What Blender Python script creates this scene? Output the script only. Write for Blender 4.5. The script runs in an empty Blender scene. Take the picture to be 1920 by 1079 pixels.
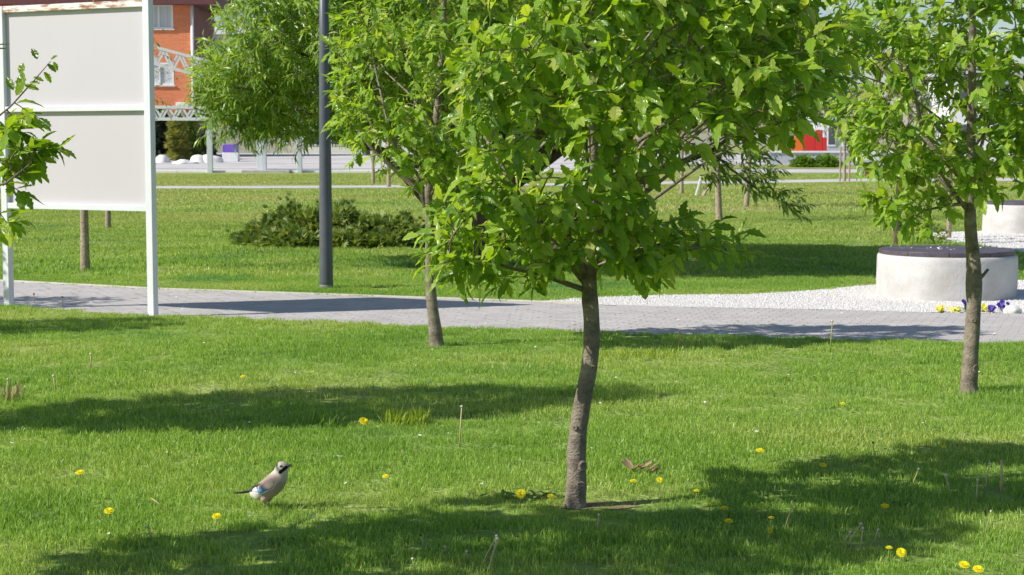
import bpy, bmesh, math, random
import numpy as np
from mathutils import Vector, Matrix, Quaternion
from mathutils.kdtree import KDTree
R = math.radians
random.seed(7); rng = np.random.default_rng(7)
S = bpy.context.scene
COL = S.collection

# ------------------------------------------------------------------ camera
F = 3200.0; NZ = 0.06; CAMH = 1.8 + NZ;   # NZ: the near lawn lies a little above the path
TILT = math.atan(269.5 / F)
cam_d = bpy.data.cameras.new('camera'); cam = bpy.data.objects.new('camera', cam_d); COL.objects.link(cam)
cam.location = (0, 0, CAMH); cam.rotation_euler = (R(90) - TILT, 0, 0)
cam_d.sensor_width = 36; cam_d.lens = 36 * F / 1920; cam_d.clip_start = 0.1; cam_d.clip_end = 3000
cam_d.dof.use_dof = True; cam_d.dof.focus_distance = 8.6; cam_d.dof.aperture_fstop = 11
S.camera = cam
# ------------------------------------------------------------------ sun, sky, exposure
SUN = Vector((3.92, 1.35, -3.26)).normalized()
sd = bpy.data.lights.new('sun', 'SUN'); sd.energy = 4.9; sd.angle = R(0.53); sd.color = (1.0, 0.95, 0.87)
so = bpy.data.objects.new('sun', sd); COL.objects.link(so); so.location = (-20, -5, 30)
so.rotation_euler = SUN.to_track_quat('-Z', 'Y').to_euler()
W = bpy.data.worlds.new('World'); S.world = W; W.use_nodes = True
wn = W.node_tree.nodes; wl = W.node_tree.links
sky = wn.new('ShaderNodeTexSky'); sky.sky_type = 'NISHITA'; sky.sun_disc = False
sky.sun_elevation = math.asin(-SUN.z); sky.sun_rotation = math.atan2(-SUN.x, -SUN.y) % (2 * math.pi)
sky.air_density = 1.0; sky.dust_density = 0.7; sky.ozone_density = 2.0
wl.new(sky.outputs[0], wn['Background'].inputs[0]); wn['Background'].inputs[1].default_value = 0.10
S.view_settings.view_transform = 'Standard'; S.view_settings.look = 'None'
S.view_settings.exposure = 0.18; S.view_settings.gamma = 1.0
S.render.engine = 'CYCLES'
S.cycles.use_denoising = True; S.cycles.max_bounces = 8; S.cycles.transmission_bounces = 4
S.cycles.sample_clamp_indirect = 6

# ------------------------------------------------------------------ helpers
CT, ST = math.cos(TILT), math.sin(TILT)
def ray(x, y):
    u = (x - 960) / F; v = -(y - 539.5) / F
    return Vector((u, CT + v * ST, -ST + v * CT))
NEAR_PX = [(-400, 549), (-260, 556), (0, 573), (280, 591), (550, 601), (815, 612), (1100, 622), (1300, 629), (1500, 633), (1700, 637), (1920, 643), (2200, 650), (2500, 657)]
def PZ(x, y, z):
    d = ray(x, y); t = (z - CAMH) / d.z
    return Vector((d.x * t, d.y * t, z))
def P(x, y, z=None):            # ground point seen at photo pixel (x, y)
    if z is None: z = NZ if y >= np.interp(x, [p[0] for p in NEAR_PX], [p[1] for p in NEAR_PX]) - 1.5 else 0.0
    return PZ(x, y, z)
def A(x, y, Y):
    d = ray(x, y); t = Y / d.y
    return Vector((d.x * t, Y, CAMH + d.z * t))
def gz(Y):                      # the park rises gently towards the far plaza
    return min(max(Y - 105, 0), 35) * 0.0264

def tag(o, label=None, cat=None, group=None, kind=None):
    if label: o['label'] = label
    if cat: o['category'] = cat
    if group: o['group'] = group
    if kind: o['kind'] = kind
    return o
def empty(name, loc, label=None, cat=None, group=None, rz=0):
    o = bpy.data.objects.new(name, None); COL.objects.link(o); o.location = loc
    o.rotation_euler = (0, 0, rz); o.empty_display_size = 0.1
    return tag(o, label, cat, group)

class MB:
    def __init__(s): s.v = []; s.f = []; s.m = []
    def add(s, vs, fs, mi=0):
        b = len(s.v); s.v.extend([tuple(v) for v in vs])
        s.f.extend([tuple(i + b for i in f) for f in fs]); s.m.extend([mi] * len(fs)); return s
    def box(s, c, size, rz=0, mi=0, mat=None):
        hx, hy, hz = size[0] / 2, size[1] / 2, size[2] / 2
        vs = [Vector((x, y, z)) for z in (-hz, hz) for x, y in ((-hx, -hy), (hx, -hy), (hx, hy), (-hx, hy))]
        M = mat if mat is not None else Matrix.Rotation(rz, 3, 'Z')
        c = Vector(c)
        return s.add([M @ v + c for v in vs], [(3, 2, 1, 0), (4, 5, 6, 7), (0, 1, 5, 4), (1, 2, 6, 5), (2, 3, 7, 6), (3, 0, 4, 7)], mi)
    def bar(s, a, b, w, h=None, mi=0):
        a, b = Vector(a), Vector(b); d = b - a
        M = d.to_track_quat('Z', 'Y').to_matrix()
        return s.box((a + b) / 2, (w, h or w, d.length), mat=M, mi=mi)
    def tube(s, pts, rad, n=8, mi=0, cap=True, jit=0.0):
        pts = [Vector(p) for p in pts]; vs = []; fs = []
        up = Vector((0.31, 0.9, 0.13))
        for i, p in enumerate(pts):
            t = (pts[min(i + 1, len(pts) - 1)] - pts[max(i - 1, 0)]).normalized()
            if i == 0:
                if abs(t.dot(up)) > 0.95: up = Vector((1, 0, 0))
            x = (up - t * up.dot(t)).normalized(); y = t.cross(x); up = x
            r = rad[i] if hasattr(rad, '__len__') else rad
            for k in range(n):
                a = 2 * math.pi * k / n; rr = r * (1 + (random.uniform(-jit, jit) if jit else 0))
                vs.append(p + x * math.cos(a) * rr + y * math.sin(a) * rr)
        for i in range(len(pts) - 1):
            for k in range(n):
                k2 = (k + 1) % n
                fs.append((i * n + k, i * n + k2, (i + 1) * n + k2, (i + 1) * n + k))
        if cap:
            fs.append(tuple(range(n - 1, -1, -1))); fs.append(tuple((len(pts) - 1) * n + k for k in range(n)))
        return s.add(vs, fs, mi)
    def lathe(s, prof, n=32, c=(0, 0, 0), mi=0, wob=None):
        vs = []; fs = []; c = Vector(c)
        for r, z in prof:
            for k in range(n):
                a = 2 * math.pi * k / n; rr = r * (wob(a, z) if wob else 1)
                vs.append(c + Vector((rr * math.cos(a), rr * math.sin(a), z)))
        for i in range(len(prof) - 1):
            for k in range(n):
                k2 = (k + 1) % n; fs.append((i * n + k, i * n + k2, (i + 1) * n + k2, (i + 1) * n + k))
        return s.add(vs, fs, mi)
    def build(s, name, mats, parent=None, smooth=False, bevel=0, loc=None):
        me = bpy.data.meshes.new(name); me.from_pydata(s.v, [], s.f); me.update()
        for m in (mats if isinstance(mats, (list, tuple)) else [mats]): me.materials.append(m)
        if any(s.m): me.polygons.foreach_set('material_index', s.m)
        if smooth: me.polygons.foreach_set('use_smooth', [True] * len(me.polygons))
        o = bpy.data.objects.new(name, me); COL.objects.link(o)
        if parent: o.parent = parent
        if loc is not None: o.location = loc
        if bevel:
            b = o.modifiers.new('bevel', 'BEVEL'); b.width = bevel; b.segments = 2; b.limit_method = 'ANGLE'
        return o
def link(name, me, parent=None):
    o = bpy.data.objects.new(name, me); COL.objects.link(o); o.parent = parent; return o

# ------------------------------------------------------------------ materials
def mat(name, c1, c2=None, rough=0.6, scale=8, detail=5, bump=0.0, bscale=None, spec=0.5, metal=0, stretch=(1, 1, 1), c3=None, lo=0.35, hi=0.65, obj=True):
    m = bpy.data.materials.new(name); m.use_nodes = True
    nt = m.node_tree; b = nt.nodes['Principled BSDF']
    b.inputs['Roughness'].default_value = rough; b.inputs['Metallic'].default_value = metal
    b.inputs['Specular IOR Level'].default_value = spec
    b.inputs['Base Color'].default_value = (*c1, 1)
    if c2 or bump:
        tc = nt.nodes.new('ShaderNodeTexCoord'); mp = nt.nodes.new('ShaderNodeMapping')
        mp.inputs['Scale'].default_value = stretch
        nt.links.new(tc.outputs['Object'], mp.inputs[0])
        if c2:
            n = nt.nodes.new('ShaderNodeTexNoise'); n.inputs['Scale'].default_value = scale; n.inputs['Detail'].default_value = detail
            n.inputs['Roughness'].default_value = 0.65
            r = nt.nodes.new('ShaderNodeValToRGB'); r.color_ramp.elements[0].color = (*c1, 1); r.color_ramp.elements[1].color = (*c2, 1)
            r.color_ramp.elements[0].position = lo; r.color_ramp.elements[1].position = hi
            if c3:
                e = r.color_ramp.elements.new(min(hi + 0.1, 0.98)); e.color = (*c3, 1)
            nt.links.new(mp.outputs[0], n.inputs[0]); nt.links.new(n.outputs[0], r.inputs[0]); nt.links.new(r.outputs[0], b.inputs['Base Color'])
        if bump:
            n2 = nt.nodes.new('ShaderNodeTexNoise'); n2.inputs['Scale'].default_value = bscale or scale * 4; n2.inputs['Detail'].default_value = 6
            bp = nt.nodes.new('ShaderNodeBump'); bp.inputs['Strength'].default_value = bump; bp.inputs['Distance'].default_value = 0.02
            nt.links.new(mp.outputs[0], n2.inputs[0]); nt.links.new(n2.outputs[0], bp.inputs['Height']); nt.links.new(bp.outputs[0], b.inputs['Normal'])
    return m

def leaf_mat(name, stops, rough=0.42, trans=0.45, tcol=(1.5, 1.4, 0.5), veins=0, spec=0.5):
    """thin leaf: glossy diffuse + light passing through; colour varies leaf by leaf"""
    m = bpy.data.materials.new(name); m.use_nodes = True; nt = m.node_tree; N = nt.nodes.new; L = nt.links.new
    b = nt.nodes['Principled BSDF']; out = nt.nodes['Material Output']
    at = N('ShaderNodeAttribute'); at.attribute_name = 'rnd'
    oi = N('ShaderNodeObjectInfo')
    ad = N('ShaderNodeMath'); ad.operation = 'ADD'; L(at.outputs['Fac'], ad.inputs[0]); L(oi.outputs['Random'], ad.inputs[1])
    fr = N('ShaderNodeMath'); fr.operation = 'FRACT'; L(ad.outputs[0], fr.inputs[0])
    r = N('ShaderNodeValToRGB'); cr = r.color_ramp
    while len(cr.elements) < len(stops): cr.elements.new(0.5)
    for e, (p, c) in zip(cr.elements, stops): e.position = p; e.color = (*c, 1)
    L(fr.outputs[0], r.inputs[0]); col = r.outputs[0]
    if veins:
        ux = N('ShaderNodeAttribute'); ux.attribute_name = 'ux'; uy = N('ShaderNodeAttribute'); uy.attribute_name = 'uy'
        ab = N('ShaderNodeMath'); ab.operation = 'ABSOLUTE'; L(uy.outputs['Fac'], ab.inputs[0])
        mm = N('ShaderNodeMath'); mm.operation = 'MULTIPLY_ADD'; L(ab.outputs[0], mm.inputs[0]); mm.inputs[1].default_value = -0.35; L(ux.outputs['Fac'], mm.inputs[2])
        ms = N('ShaderNodeMath'); ms.operation = 'MULTIPLY'; L(mm.outputs[0], ms.inputs[0]); ms.inputs[1].default_value = 9 * 2 * math.pi
        sn = N('ShaderNodeMath'); sn.operation = 'SINE'; L(ms.outputs[0], sn.inputs[0])
        bp = N('ShaderNodeBump'); bp.inputs['Strength'].default_value = 0.5; bp.inputs['Distance'].default_value = 0.004
        L(sn.outputs[0], bp.inputs['Height']); L(bp.outputs[0], b.inputs['Normal'])
        mid = N('ShaderNodeMath'); mid.operation = 'LESS_THAN'; L(ab.outputs[0], mid.inputs[0]); mid.inputs[1].default_value = 0.07
        mx = N('ShaderNodeMixRGB'); L(mid.outputs[0], mx.inputs[0]); L(col, mx.inputs[1]); mx.inputs[2].default_value = (0.26, 0.36, 0.09, 1); col = mx.outputs[0]
    L(col, b.inputs['Base Color']); b.inputs['Roughness'].default_value = rough; b.inputs['Specular IOR Level'].default_value = spec
    t = N('ShaderNodeBsdfTranslucent'); ml = N('ShaderNodeMixRGB'); ml.blend_type = 'MULTIPLY'; ml.inputs[0].default_value = 1
    L(col, ml.inputs[1]); ml.inputs[2].default_value = (*tcol, 1); L(ml.outputs[0], t.inputs[0])
    mix = N('ShaderNodeMixShader'); mix.inputs[0].default_value = trans
    L(b.outputs[0], mix.inputs[1]); L(t.outputs[0], mix.inputs[2]); L(mix.outputs[0], out.inputs[0])
    return m

def grass_mat(name, ground=False):
    """sward colour: broad fresh and dry patches (world position) plus blade-to-blade variation"""
    m = bpy.data.materials.new(name); m.use_nodes = True; nt = m.node_tree; N = nt.nodes.new; L = nt.links.new
    b = nt.nodes['Principled BSDF']; out = nt.nodes['Material Output']
    g = N('ShaderNodeNewGeometry')
    def noise(scale, det=4, st=(1, 1, 1)):
        mp = N('ShaderNodeMapping'); mp.inputs['Scale'].default_value = st; L(g.outputs['Position'], mp.inputs[0])
        n = N('ShaderNodeTexNoise'); n.inputs['Scale'].default_value = scale; n.inputs['Detail'].default_value = det; L(mp.outputs[0], n.inputs[0]); return n.outputs[0]
    def ramp(fac, stops):
        r = N('ShaderNodeValToRGB'); cr = r.color_ramp
        while len(cr.elements) < len(stops): cr.elements.new(0.5)
        for e, (p, c) in zip(cr.elements, stops): e.position = p; e.color = (*c, 1)
        L(fac, r.inputs[0]); return r.outputs[0]
    def mixc(f, a, c, mode='MIX'):
        x = N('ShaderNodeMixRGB'); x.blend_type = mode
        if isinstance(f, (int, float)): x.inputs[0].default_value = f
        else: L(f, x.inputs[0])
        for s, v in ((1, a), (2, c)):
            if isinstance(v, tuple): x.inputs[s].default_value = (*v, 1)
            else: L(v, x.inputs[s])
        return x.outputs[0]
    patch = ramp(noise(0.55, 5, (0.6, 1, 1)), [(0.3, (0.228, 0.40, 0.066)), (0.5, (0.33, 0.49, 0.10)), (0.68, (0.44, 0.54, 0.155))])
    blue = ramp(noise(0.35, 3), [(0.56, (0, 0, 0)), (0.7, (1, 1, 1))])
    col = mixc(blue, patch, (0.185, 0.37, 0.095))
    # dry, thin turf far back on the right of the park
    sep = N('ShaderNodeSeparateXYZ'); L(g.outputs['Position'], sep.inputs[0])
    far = N('ShaderNodeMapRange'); far.inputs[1].default_value = 24; far.inputs[2].default_value = 60; L(sep.outputs[1], far.inputs[0])
    dry = ramp(noise(0.16, 5, (0.5, 1, 1)), [(0.38, (0, 0, 0)), (0.66, (1, 1, 1))])
    dm = N('ShaderNodeMath'); dm.operation = 'MULTIPLY'; L(far.outputs[0], dm.inputs[0]); L(dry, dm.inputs[1])
    col = mixc(dm.outputs[0], col, (0.55, 0.50, 0.23))
    fm = N('ShaderNodeMath'); fm.operation = 'MULTIPLY'; L(far.outputs[0], fm.inputs[0]); fm.inputs[1].default_value = 0.45
    col = mixc(fm.outputs[0], col, (0.45, 0.51, 0.16))
    if ground:
        fine = ramp(noise(9, 8), [(0.25, (0.55, 0.55, 0.5)), (0.7, (1.05, 1.05, 1.0))])
        col = mixc(1.0, col, fine, 'MULTIPLY')
        col = mixc(0.3, col, (0.16, 0.18, 0.06))
        L(col, b.inputs['Base Color']); b.inputs['Roughness'].default_value = 0.9; b.inputs['Specular IOR Level'].default_value = 0.1
        n2 = N('ShaderNodeBump'); n2.inputs['Strength'].default_value = 0.9; n2.inputs['Distance'].default_value = 0.05
        L(noise(22, 8), n2.inputs['Height']); L(n2.outputs[0], b.inputs['Normal'])
        return m
    at = N('ShaderNodeAttribute'); at.attribute_name = 'rnd'
    var = ramp(at.outputs['Fac'], [(0.0, (0.45, 0.58, 0.4)), (0.55, (0.95, 1.0, 0.85)), (0.84, (1.3, 1.22, 1.1)), (0.93, (1.8, 1.5, 2.1))])
    col = mixc(1.0, col, var, 'MULTIPLY')
    L(col, b.inputs['Base Color']); b.inputs['Roughness'].default_value = 0.42; b.inputs['Specular IOR Level'].default_value = 0.5
    t = N('ShaderNodeBsdfTranslucent'); L(mixc(1.0, col, (1.25, 1.2, 0.7), 'MULTIPLY'), t.inputs[0])
    mx = N('ShaderNodeMixShader'); mx.inputs[0].default_value = 0.42; L(b.outputs[0], mx.inputs[1]); L(t.outputs[0], mx.inputs[2]); L(mx.outputs[0], out.inputs[0])
    return m

M = {}
M['ground'] = grass_mat('turf_ground', True)
M['grass'] = grass_mat('grass_blades')
M['bark'] = mat('bark', (0.105, 0.083, 0.066), (0.275, 0.23, 0.18), rough=0.8, scale=9, detail=10, lo=0.3, hi=0.56, bump=0.6, bscale=75, spec=0.25, stretch=(1, 1, 1.4), c3=(0.35, 0.30, 0.24))
M['bark_pale'] = mat('pale_bark', (0.27, 0.22, 0.16), (0.42, 0.34, 0.25), rough=0.85, scale=12, bump=0.9, bscale=30, spec=0.2)
M['bark_dark'] = mat('dark_bark', (0.07, 0.055, 0.045), (0.14, 0.11, 0.085), rough=0.9, scale=10, bump=0.9, bscale=25, spec=0.2)
M['twig'] = mat('twig_bark', (0.16, 0.13, 0.08), (0.26, 0.22, 0.13), rough=0.8, scale=20, spec=0.2)
M['leaf'] = leaf_mat('chestnut_leaf', [(0.0, (0.12, 0.25, 0.016)), (0.3, (0.235, 0.41, 0.025)), (0.65, (0.355, 0.54, 0.042)), (0.92, (0.45, 0.60, 0.08)), (1.0, (0.50, 0.54, 0.13))], rough=0.27, trans=0.45, veins=1, spec=0.8)
M['willow_leaf'] = leaf_mat('willow_leaf', [(0.0, (0.13, 0.25, 0.03)), (0.5, (0.25, 0.40, 0.05)), (1.0, (0.40, 0.52, 0.10))], rough=0.36, trans=0.42)
M['far_leaf'] = leaf_mat('far_leaf', [(0.0, (0.08, 0.13, 0.03)), (0.5, (0.13, 0.19, 0.05)), (1.0, (0.2, 0.24, 0.09))], rough=0.6, trans=0.35)
M['spring_leaf'] = leaf_mat('spring_leaf', [(0.0, (0.24, 0.28, 0.05)), (0.5, (0.32, 0.36, 0.08)), (1.0, (0.38, 0.37, 0.12))], rough=0.5, trans=0.4)
M['juniper'] = leaf_mat('juniper_spray', [(0.0, (0.11, 0.19, 0.05)), (0.5, (0.22, 0.32, 0.09)), (1.0, (0.38, 0.45, 0.15))], rough=0.55, trans=0.3, spec=0.3)
M['spruce'] = leaf_mat('spruce_needles', [(0.0, (0.035, 0.055, 0.035)), (1.0, (0.08, 0.10, 0.06))], rough=0.6, trans=0.1)
M['gold'] = leaf_mat('golden_cypress', [(0.0, (0.22, 0.27, 0.07)), (1.0, (0.42, 0.43, 0.13))], rough=0.6, trans=0.3)
M['white_paint'] = mat('white_paint', (0.74, 0.75, 0.79), (0.66, 0.67, 0.71), rough=0.4, scale=3, spec=0.5, lo=0.45, hi=0.8)
M['rusty'] = mat('rusty_white_paint', (0.78, 0.77, 0.76), (0.74, 0.68, 0.62), rough=0.55, scale=5, c3=(0.34, 0.13, 0.05), lo=0.44, hi=0.51, stretch=(1, 1, 5), bump=0.15)
M['panel'] = mat('panel_sheet', (0.585, 0.555, 0.585), (0.565, 0.535, 0.565), rough=0.5, scale=0.8, spec=0.4, stretch=(1, 1, 0.25))
M['lamp'] = mat('lamp_paint', (0.075, 0.085, 0.105), (0.10, 0.11, 0.13), rough=0.42, scale=6, spec=0.5)
M['dust'] = mat('dusty_metal', (0.16, 0.16, 0.16), (0.22, 0.22, 0.21), rough=0.7, scale=12)
M['paver'] = mat('paver', (0.43, 0.405, 0.395), (0.52, 0.495, 0.48), rough=0.85, scale=2.5, detail=8, bump=0.3, bscale=60, spec=0.2)
M['joint'] = mat('joint_sand', (0.40, 0.375, 0.36), (0.45, 0.425, 0.41), rough=0.95, scale=20, spec=0.1)
M['kerb'] = mat('kerb_concrete', (0.50, 0.48, 0.40), (0.60, 0.57, 0.49), rough=0.9, scale=8, bump=0.3, spec=0.2)
M['gravel'] = mat('white_gravel', (0.64, 0.62, 0.60), (0.78, 0.765, 0.745), rough=0.9, scale=25, detail=3, bump=0.8, bscale=60, spec=0.2)
M['stone'] = mat('white_stone', (0.72, 0.70, 0.67), (0.82, 0.80, 0.78), rough=0.85, scale=6, spec=0.2)
M['plaster'] = mat('rough_plaster', (0.43, 0.41, 0.39), (0.56, 0.55, 0.535), rough=0.9, scale=2.2, detail=9, bump=0.35, bscale=35, spec=0.15, c3=(0.60, 0.59, 0.58), lo=0.3, hi=0.58)
M['deck'] = mat('seat_board', (0.065, 0.05, 0.065), (0.105, 0.085, 0.105), rough=0.5, scale=6, stretch=(1, 1, 1), bump=0.2, spec=0.5)
M['plaza'] = mat('plaza_slab', (0.50, 0.48, 0.47), (0.60, 0.58, 0.57), rough=0.9, scale=0.25, detail=8, spec=0.2)
M['slab_edge'] = mat('slab_joint', (0.33, 0.32, 0.32), rough=0.9)
M['truss'] = mat('truss_metal', (0.72, 0.72, 0.75), (0.64, 0.64, 0.68), rough=0.45, scale=2, spec=0.5)
M['column'] = mat('column_paint', (0.62, 0.65, 0.70), (0.56, 0.60, 0.66), rough=0.5, scale=2)
M['concrete'] = mat('concrete', (0.42, 0.40, 0.37), (0.52, 0.50, 0.47), rough=0.9, scale=3, bump=0.2)
M['fascia'] = mat('maroon_fascia', (0.11, 0.035, 0.035), (0.14, 0.045, 0.045), rough=0.6, scale=2)
M['side_wall'] = mat('shaded_side', (0.20, 0.09, 0.08), (0.25, 0.11, 0.10), rough=0.8, scale=1)  # shade on the wall turned from the sun, painted into its colour
M['upvc'] = mat('white_frame', (0.82, 0.82, 0.82), (0.78, 0.78, 0.78), rough=0.4, scale=2)
M['curtain'] = mat('curtain', (0.46, 0.48, 0.52), (0.62, 0.64, 0.68), rough=0.8, scale=1.5, stretch=(6, 6, 0.1))
M['tin'] = mat('tin_roof', (0.52, 0.53, 0.55), (0.58, 0.59, 0.60), rough=0.5, scale=1)
M['white_wall'] = mat('white_wall', (0.78, 0.78, 0.78), (0.72, 0.72, 0.73), rough=0.8, scale=0.4)
M['grey_wall'] = mat('grey_wall', (0.40, 0.42, 0.47), (0.46, 0.48, 0.53), rough=0.8, scale=0.4)
M['dark_glass'] = mat('dark_glass', (0.05, 0.06, 0.08), (0.09, 0.10, 0.13), rough=0.08, scale=1, spec=0.8)
M['red'] = mat('red_paint', (0.62, 0.03, 0.02), (0.55, 0.025, 0.02), rough=0.5, scale=1)
M['orange'] = mat('orange_paint', (0.75, 0.16, 0.015), (0.70, 0.14, 0.015), rough=0.5, scale=1)
M['amber'] = mat('amber_paint', (0.78, 0.36, 0.02), (0.74, 0.33, 0.02), rough=0.5, scale=1)
M['purple'] = mat('purple_paint', (0.20, 0.10, 0.55), (0.17, 0.09, 0.5), rough=0.5, scale=1)
M['dandelion'] = mat('dandelion_yellow', (0.88, 0.80, 0.012), (0.88, 0.73, 0.01), rough=0.6, scale=60, spec=0.2)
M['stalk'] = mat('dry_stalk', (0.46, 0.36, 0.18), (0.55, 0.47, 0.28), rough=0.7, scale=20, spec=0.2)
M['green_stalk'] = mat('green_stalk', (0.24, 0.30, 0.09), (0.36, 0.36, 0.14), rough=0.6, scale=20, spec=0.2)
M['seed'] = mat('seed_head', (0.55, 0.49, 0.38), (0.66, 0.62, 0.52), rough=0.9, scale=60, spec=0.1)
M['seed_dark'] = mat('closed_bud', (0.09, 0.09, 0.05), (0.16, 0.14, 0.08), rough=0.8, scale=60, spec=0.1)
M['rosette'] = leaf_mat('rosette_leaf', [(0, (0.12, 0.22, 0.06)), (1, (0.23, 0.33, 0.11))], rough=0.75, trans=0.3, spec=0.2)
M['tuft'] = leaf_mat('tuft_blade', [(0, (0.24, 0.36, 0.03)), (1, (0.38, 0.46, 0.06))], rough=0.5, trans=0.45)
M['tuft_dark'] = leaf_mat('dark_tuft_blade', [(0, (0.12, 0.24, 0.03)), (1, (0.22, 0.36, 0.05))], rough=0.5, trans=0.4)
M['dry_grass'] = leaf_mat('dry_grass', [(0, (0.28, 0.22, 0.09)), (1, (0.44, 0.36, 0.18))], rough=0.7, trans=0.3, tcol=(1, 1, 0.9))
M['dry_leaf'] = leaf_mat('dry_leaf', [(0, (0.2, 0.11, 0.06)), (1, (0.42, 0.29, 0.2))], rough=0.7, trans=0.2, tcol=(1, 0.9, 0.8))
M['soil'] = mat('bare_soil', (0.20, 0.17, 0.085), (0.34, 0.29, 0.15), rough=0.95, scale=12, detail=8, bump=0.8, bscale=40, spec=0.1)
M['petal'] = mat('fallen_petal', (0.82, 0.80, 0.78), (0.75, 0.72, 0.72), rough=0.7, scale=5)
M['pansy_y'] = mat('yellow_pansy', (0.80, 0.66, 0.03), (0.85, 0.78, 0.12), rough=0.6, scale=30)
M['pansy_v'] = mat('violet_pansy', (0.045, 0.02, 0.22), (0.085, 0.04, 0.36), rough=0.6, scale=30)

def brick_mat():
    m = bpy.data.materials.new('red_brick'); m.use_nodes = True; nt = m.node_tree; b = nt.nodes['Principled BSDF']
    tc = nt.nodes.new('ShaderNodeTexCoord'); sp = nt.nodes.new('ShaderNodeSeparateXYZ'); cb = nt.nodes.new('ShaderNodeCombineXYZ')
    br = nt.nodes.new('ShaderNodeTexBrick'); br.inputs['Scale'].default_value = 1.0; br.inputs['Brick Width'].default_value = 0.38
    br.inputs['Row Height'].default_value = 0.14; br.inputs['Mortar Size'].default_value = 0.018
    br.inputs['Color1'].default_value = (0.66, 0.15, 0.05, 1); br.inputs['Color2'].default_value = (0.78, 0.21, 0.075, 1); br.inputs['Mortar'].default_value = (0.60, 0.33, 0.2, 1)
    nt.links.new(tc.outputs['Object'], sp.inputs[0]); nt.links.new(sp.outputs[0], cb.inputs[0]); nt.links.new(sp.outputs[2], cb.inputs[1])
    nt.links.new(cb.outputs[0], br.inputs[0]); nt.links.new(br.outputs[0], b.inputs['Base Color']); b.inputs['Roughness'].default_value = 0.85
    bp = nt.nodes.new('ShaderNodeBump'); bp.inputs['Strength'].default_value = 0.6; bp.invert = True
    nt.links.new(br.outputs['Fac'], bp.inputs['Height']); nt.links.new(bp.outputs[0], b.inputs['Normal'])
    return m
M['brick'] = brick_mat()

# ------------------------------------------------------------------ foliage tools
def leaf_template(L=1.0, Wd=0.42, n=8, serr=0.17, fold=0.22, droop=0.25, petiole=0.07):
    """toothed elliptic blade along +X, folded along the midrib and drooping; returns verts, faces, ux, uy"""
    vs = []; ux = []; uy = []
    for i in range(n + 1):
        t = i / n; x = petiole + (1 - petiole) * t
        w = 0.5 * Wd * (math.sin(math.pi * t ** 0.85) ** 0.8 if 0 < t < 1 else 0) * (1 + (serr if i % 2 else -serr))
        z = -droop * x * x
        for s in (-1, 0, 1):
            vs.append((L * x, L * w * s * math.cos(fold), L * (z + (abs(s) * w * math.sin(fold)))))
            ux.append(t); uy.append(s)
    vs[1] = (0, 0, 0)
    fs = []
    for i in range(n):
        a = 3 * i; b = 3 * (i + 1)
        if i == 0: fs += [(a + 1, b + 0, b + 1), (a + 1, b + 1, b + 2)]
        elif i == n - 1: fs += [(a, b + 1, a + 1), (a + 1, b + 1, a + 2)]
        else: fs += [(a, b, b + 1, a + 1), (a + 1, b + 1, b + 2, a + 2)]
    used = sorted({k for f in fs for k in f}); mp = {k: i for i, k in enumerate(used)}
    return (np.array([vs[k] for k in used]), [tuple(mp[k] for k in f) for f in fs], np.array([ux[k] for k in used]), np.array([uy[k] for k in used]))

def scatter_mesh(name, temps, mats3, pos, rnd, material, which=None):
    """joins many transformed copies of small templates into one mesh (numpy)"""
    if which is None: which = np.zeros(len(pos), int)
    V = []; LI = []; LT = []; RN = []; UX = []; UY = []; base = 0
    for ti, (T, Fc, ux, uy) in enumerate(temps):
        idx = np.where(which == ti)[0]
        if not len(idx): continue
        k = len(T); v = np.einsum('nij,kj->nki', mats3[idx], T) + pos[idx][:, None, :]
        V.append(v.reshape(-1, 3))
        flat = np.array([i for f in Fc for i in f]); sizes = np.array([len(f) for f in Fc])
        off = base + np.arange(len(idx)) * k
        LI.append((flat[None, :] + off[:, None]).ravel()); LT.append(np.tile(sizes, len(idx)))
        RN.append(np.repeat(rnd[idx], k)); UX.append(np.tile(ux, len(idx))); UY.append(np.tile(uy, len(idx)))
        base += k * len(idx)
    V = np.concatenate(V); LI = np.concatenate(LI); LT = np.concatenate(LT)
    me = bpy.data.meshes.new(name); me.vertices.add(len(V)); me.vertices.foreach_set('co', V.ravel().astype(np.float32))
    me.loops.add(len(LI)); me.loops.foreach_set('vertex_index', LI.astype(np.int32))
    me.polygons.add(len(LT)); ls = np.concatenate([[0], np.cumsum(LT)[:-1]])
    me.polygons.foreach_set('loop_start', ls.astype(np.int32)); me.polygons.foreach_set('loop_total', LT.astype(np.int32))
    me.polygons.foreach_set('use_smooth', np.ones(len(LT), bool))
    for nm, arr in (('rnd', RN), ('ux', UX), ('uy', UY)):
        a = me.attributes.new(nm, 'FLOAT', 'POINT'); a.data.foreach_set('value', np.concatenate(arr).astype(np.float32))
    me.materials.append(material); me.update(calc_edges=True); me.validate()
    return me

def frames(dirs, normals, size, wid=None):
    """rotation+scale matrices with X along dirs, Z near normals"""
    x = dirs / np.linalg.norm(dirs, axis=1, keepdims=True)
    y = np.cross(normals, x); y /= np.maximum(np.linalg.norm(y, axis=1, keepdims=True), 1e-6)
    z = np.cross(x, y)
    m = np.stack([x, y, z], axis=2)
    return m * size[:, None, None] if wid is None else m * np.stack([size, wid, wid], axis=1)[:, None, :]

CHEST = [leaf_template(droop=d, fold=f, Wd=w) for d, f, w in ((0.15, 0.2, 0.52), (0.34, 0.3, 0.47), (0.02, 0.12, 0.5), (0.6, 0.45, 0.46), (-0.15, 0.5, 0.44))]
CHEST_LO = [leaf_template(n=4, serr=0, droop=d, fold=0.25, Wd=0.42) for d in (0.15, 0.4)]
WILLOW = [leaf_template(n=2, serr=0, droop=d, fold=0.15, Wd=0.23) for d in (0.1, 0.4)]
BROAD = [leaf_template(n=2, serr=0, droop=0.2, fold=0.2, Wd=0.6)]

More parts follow.
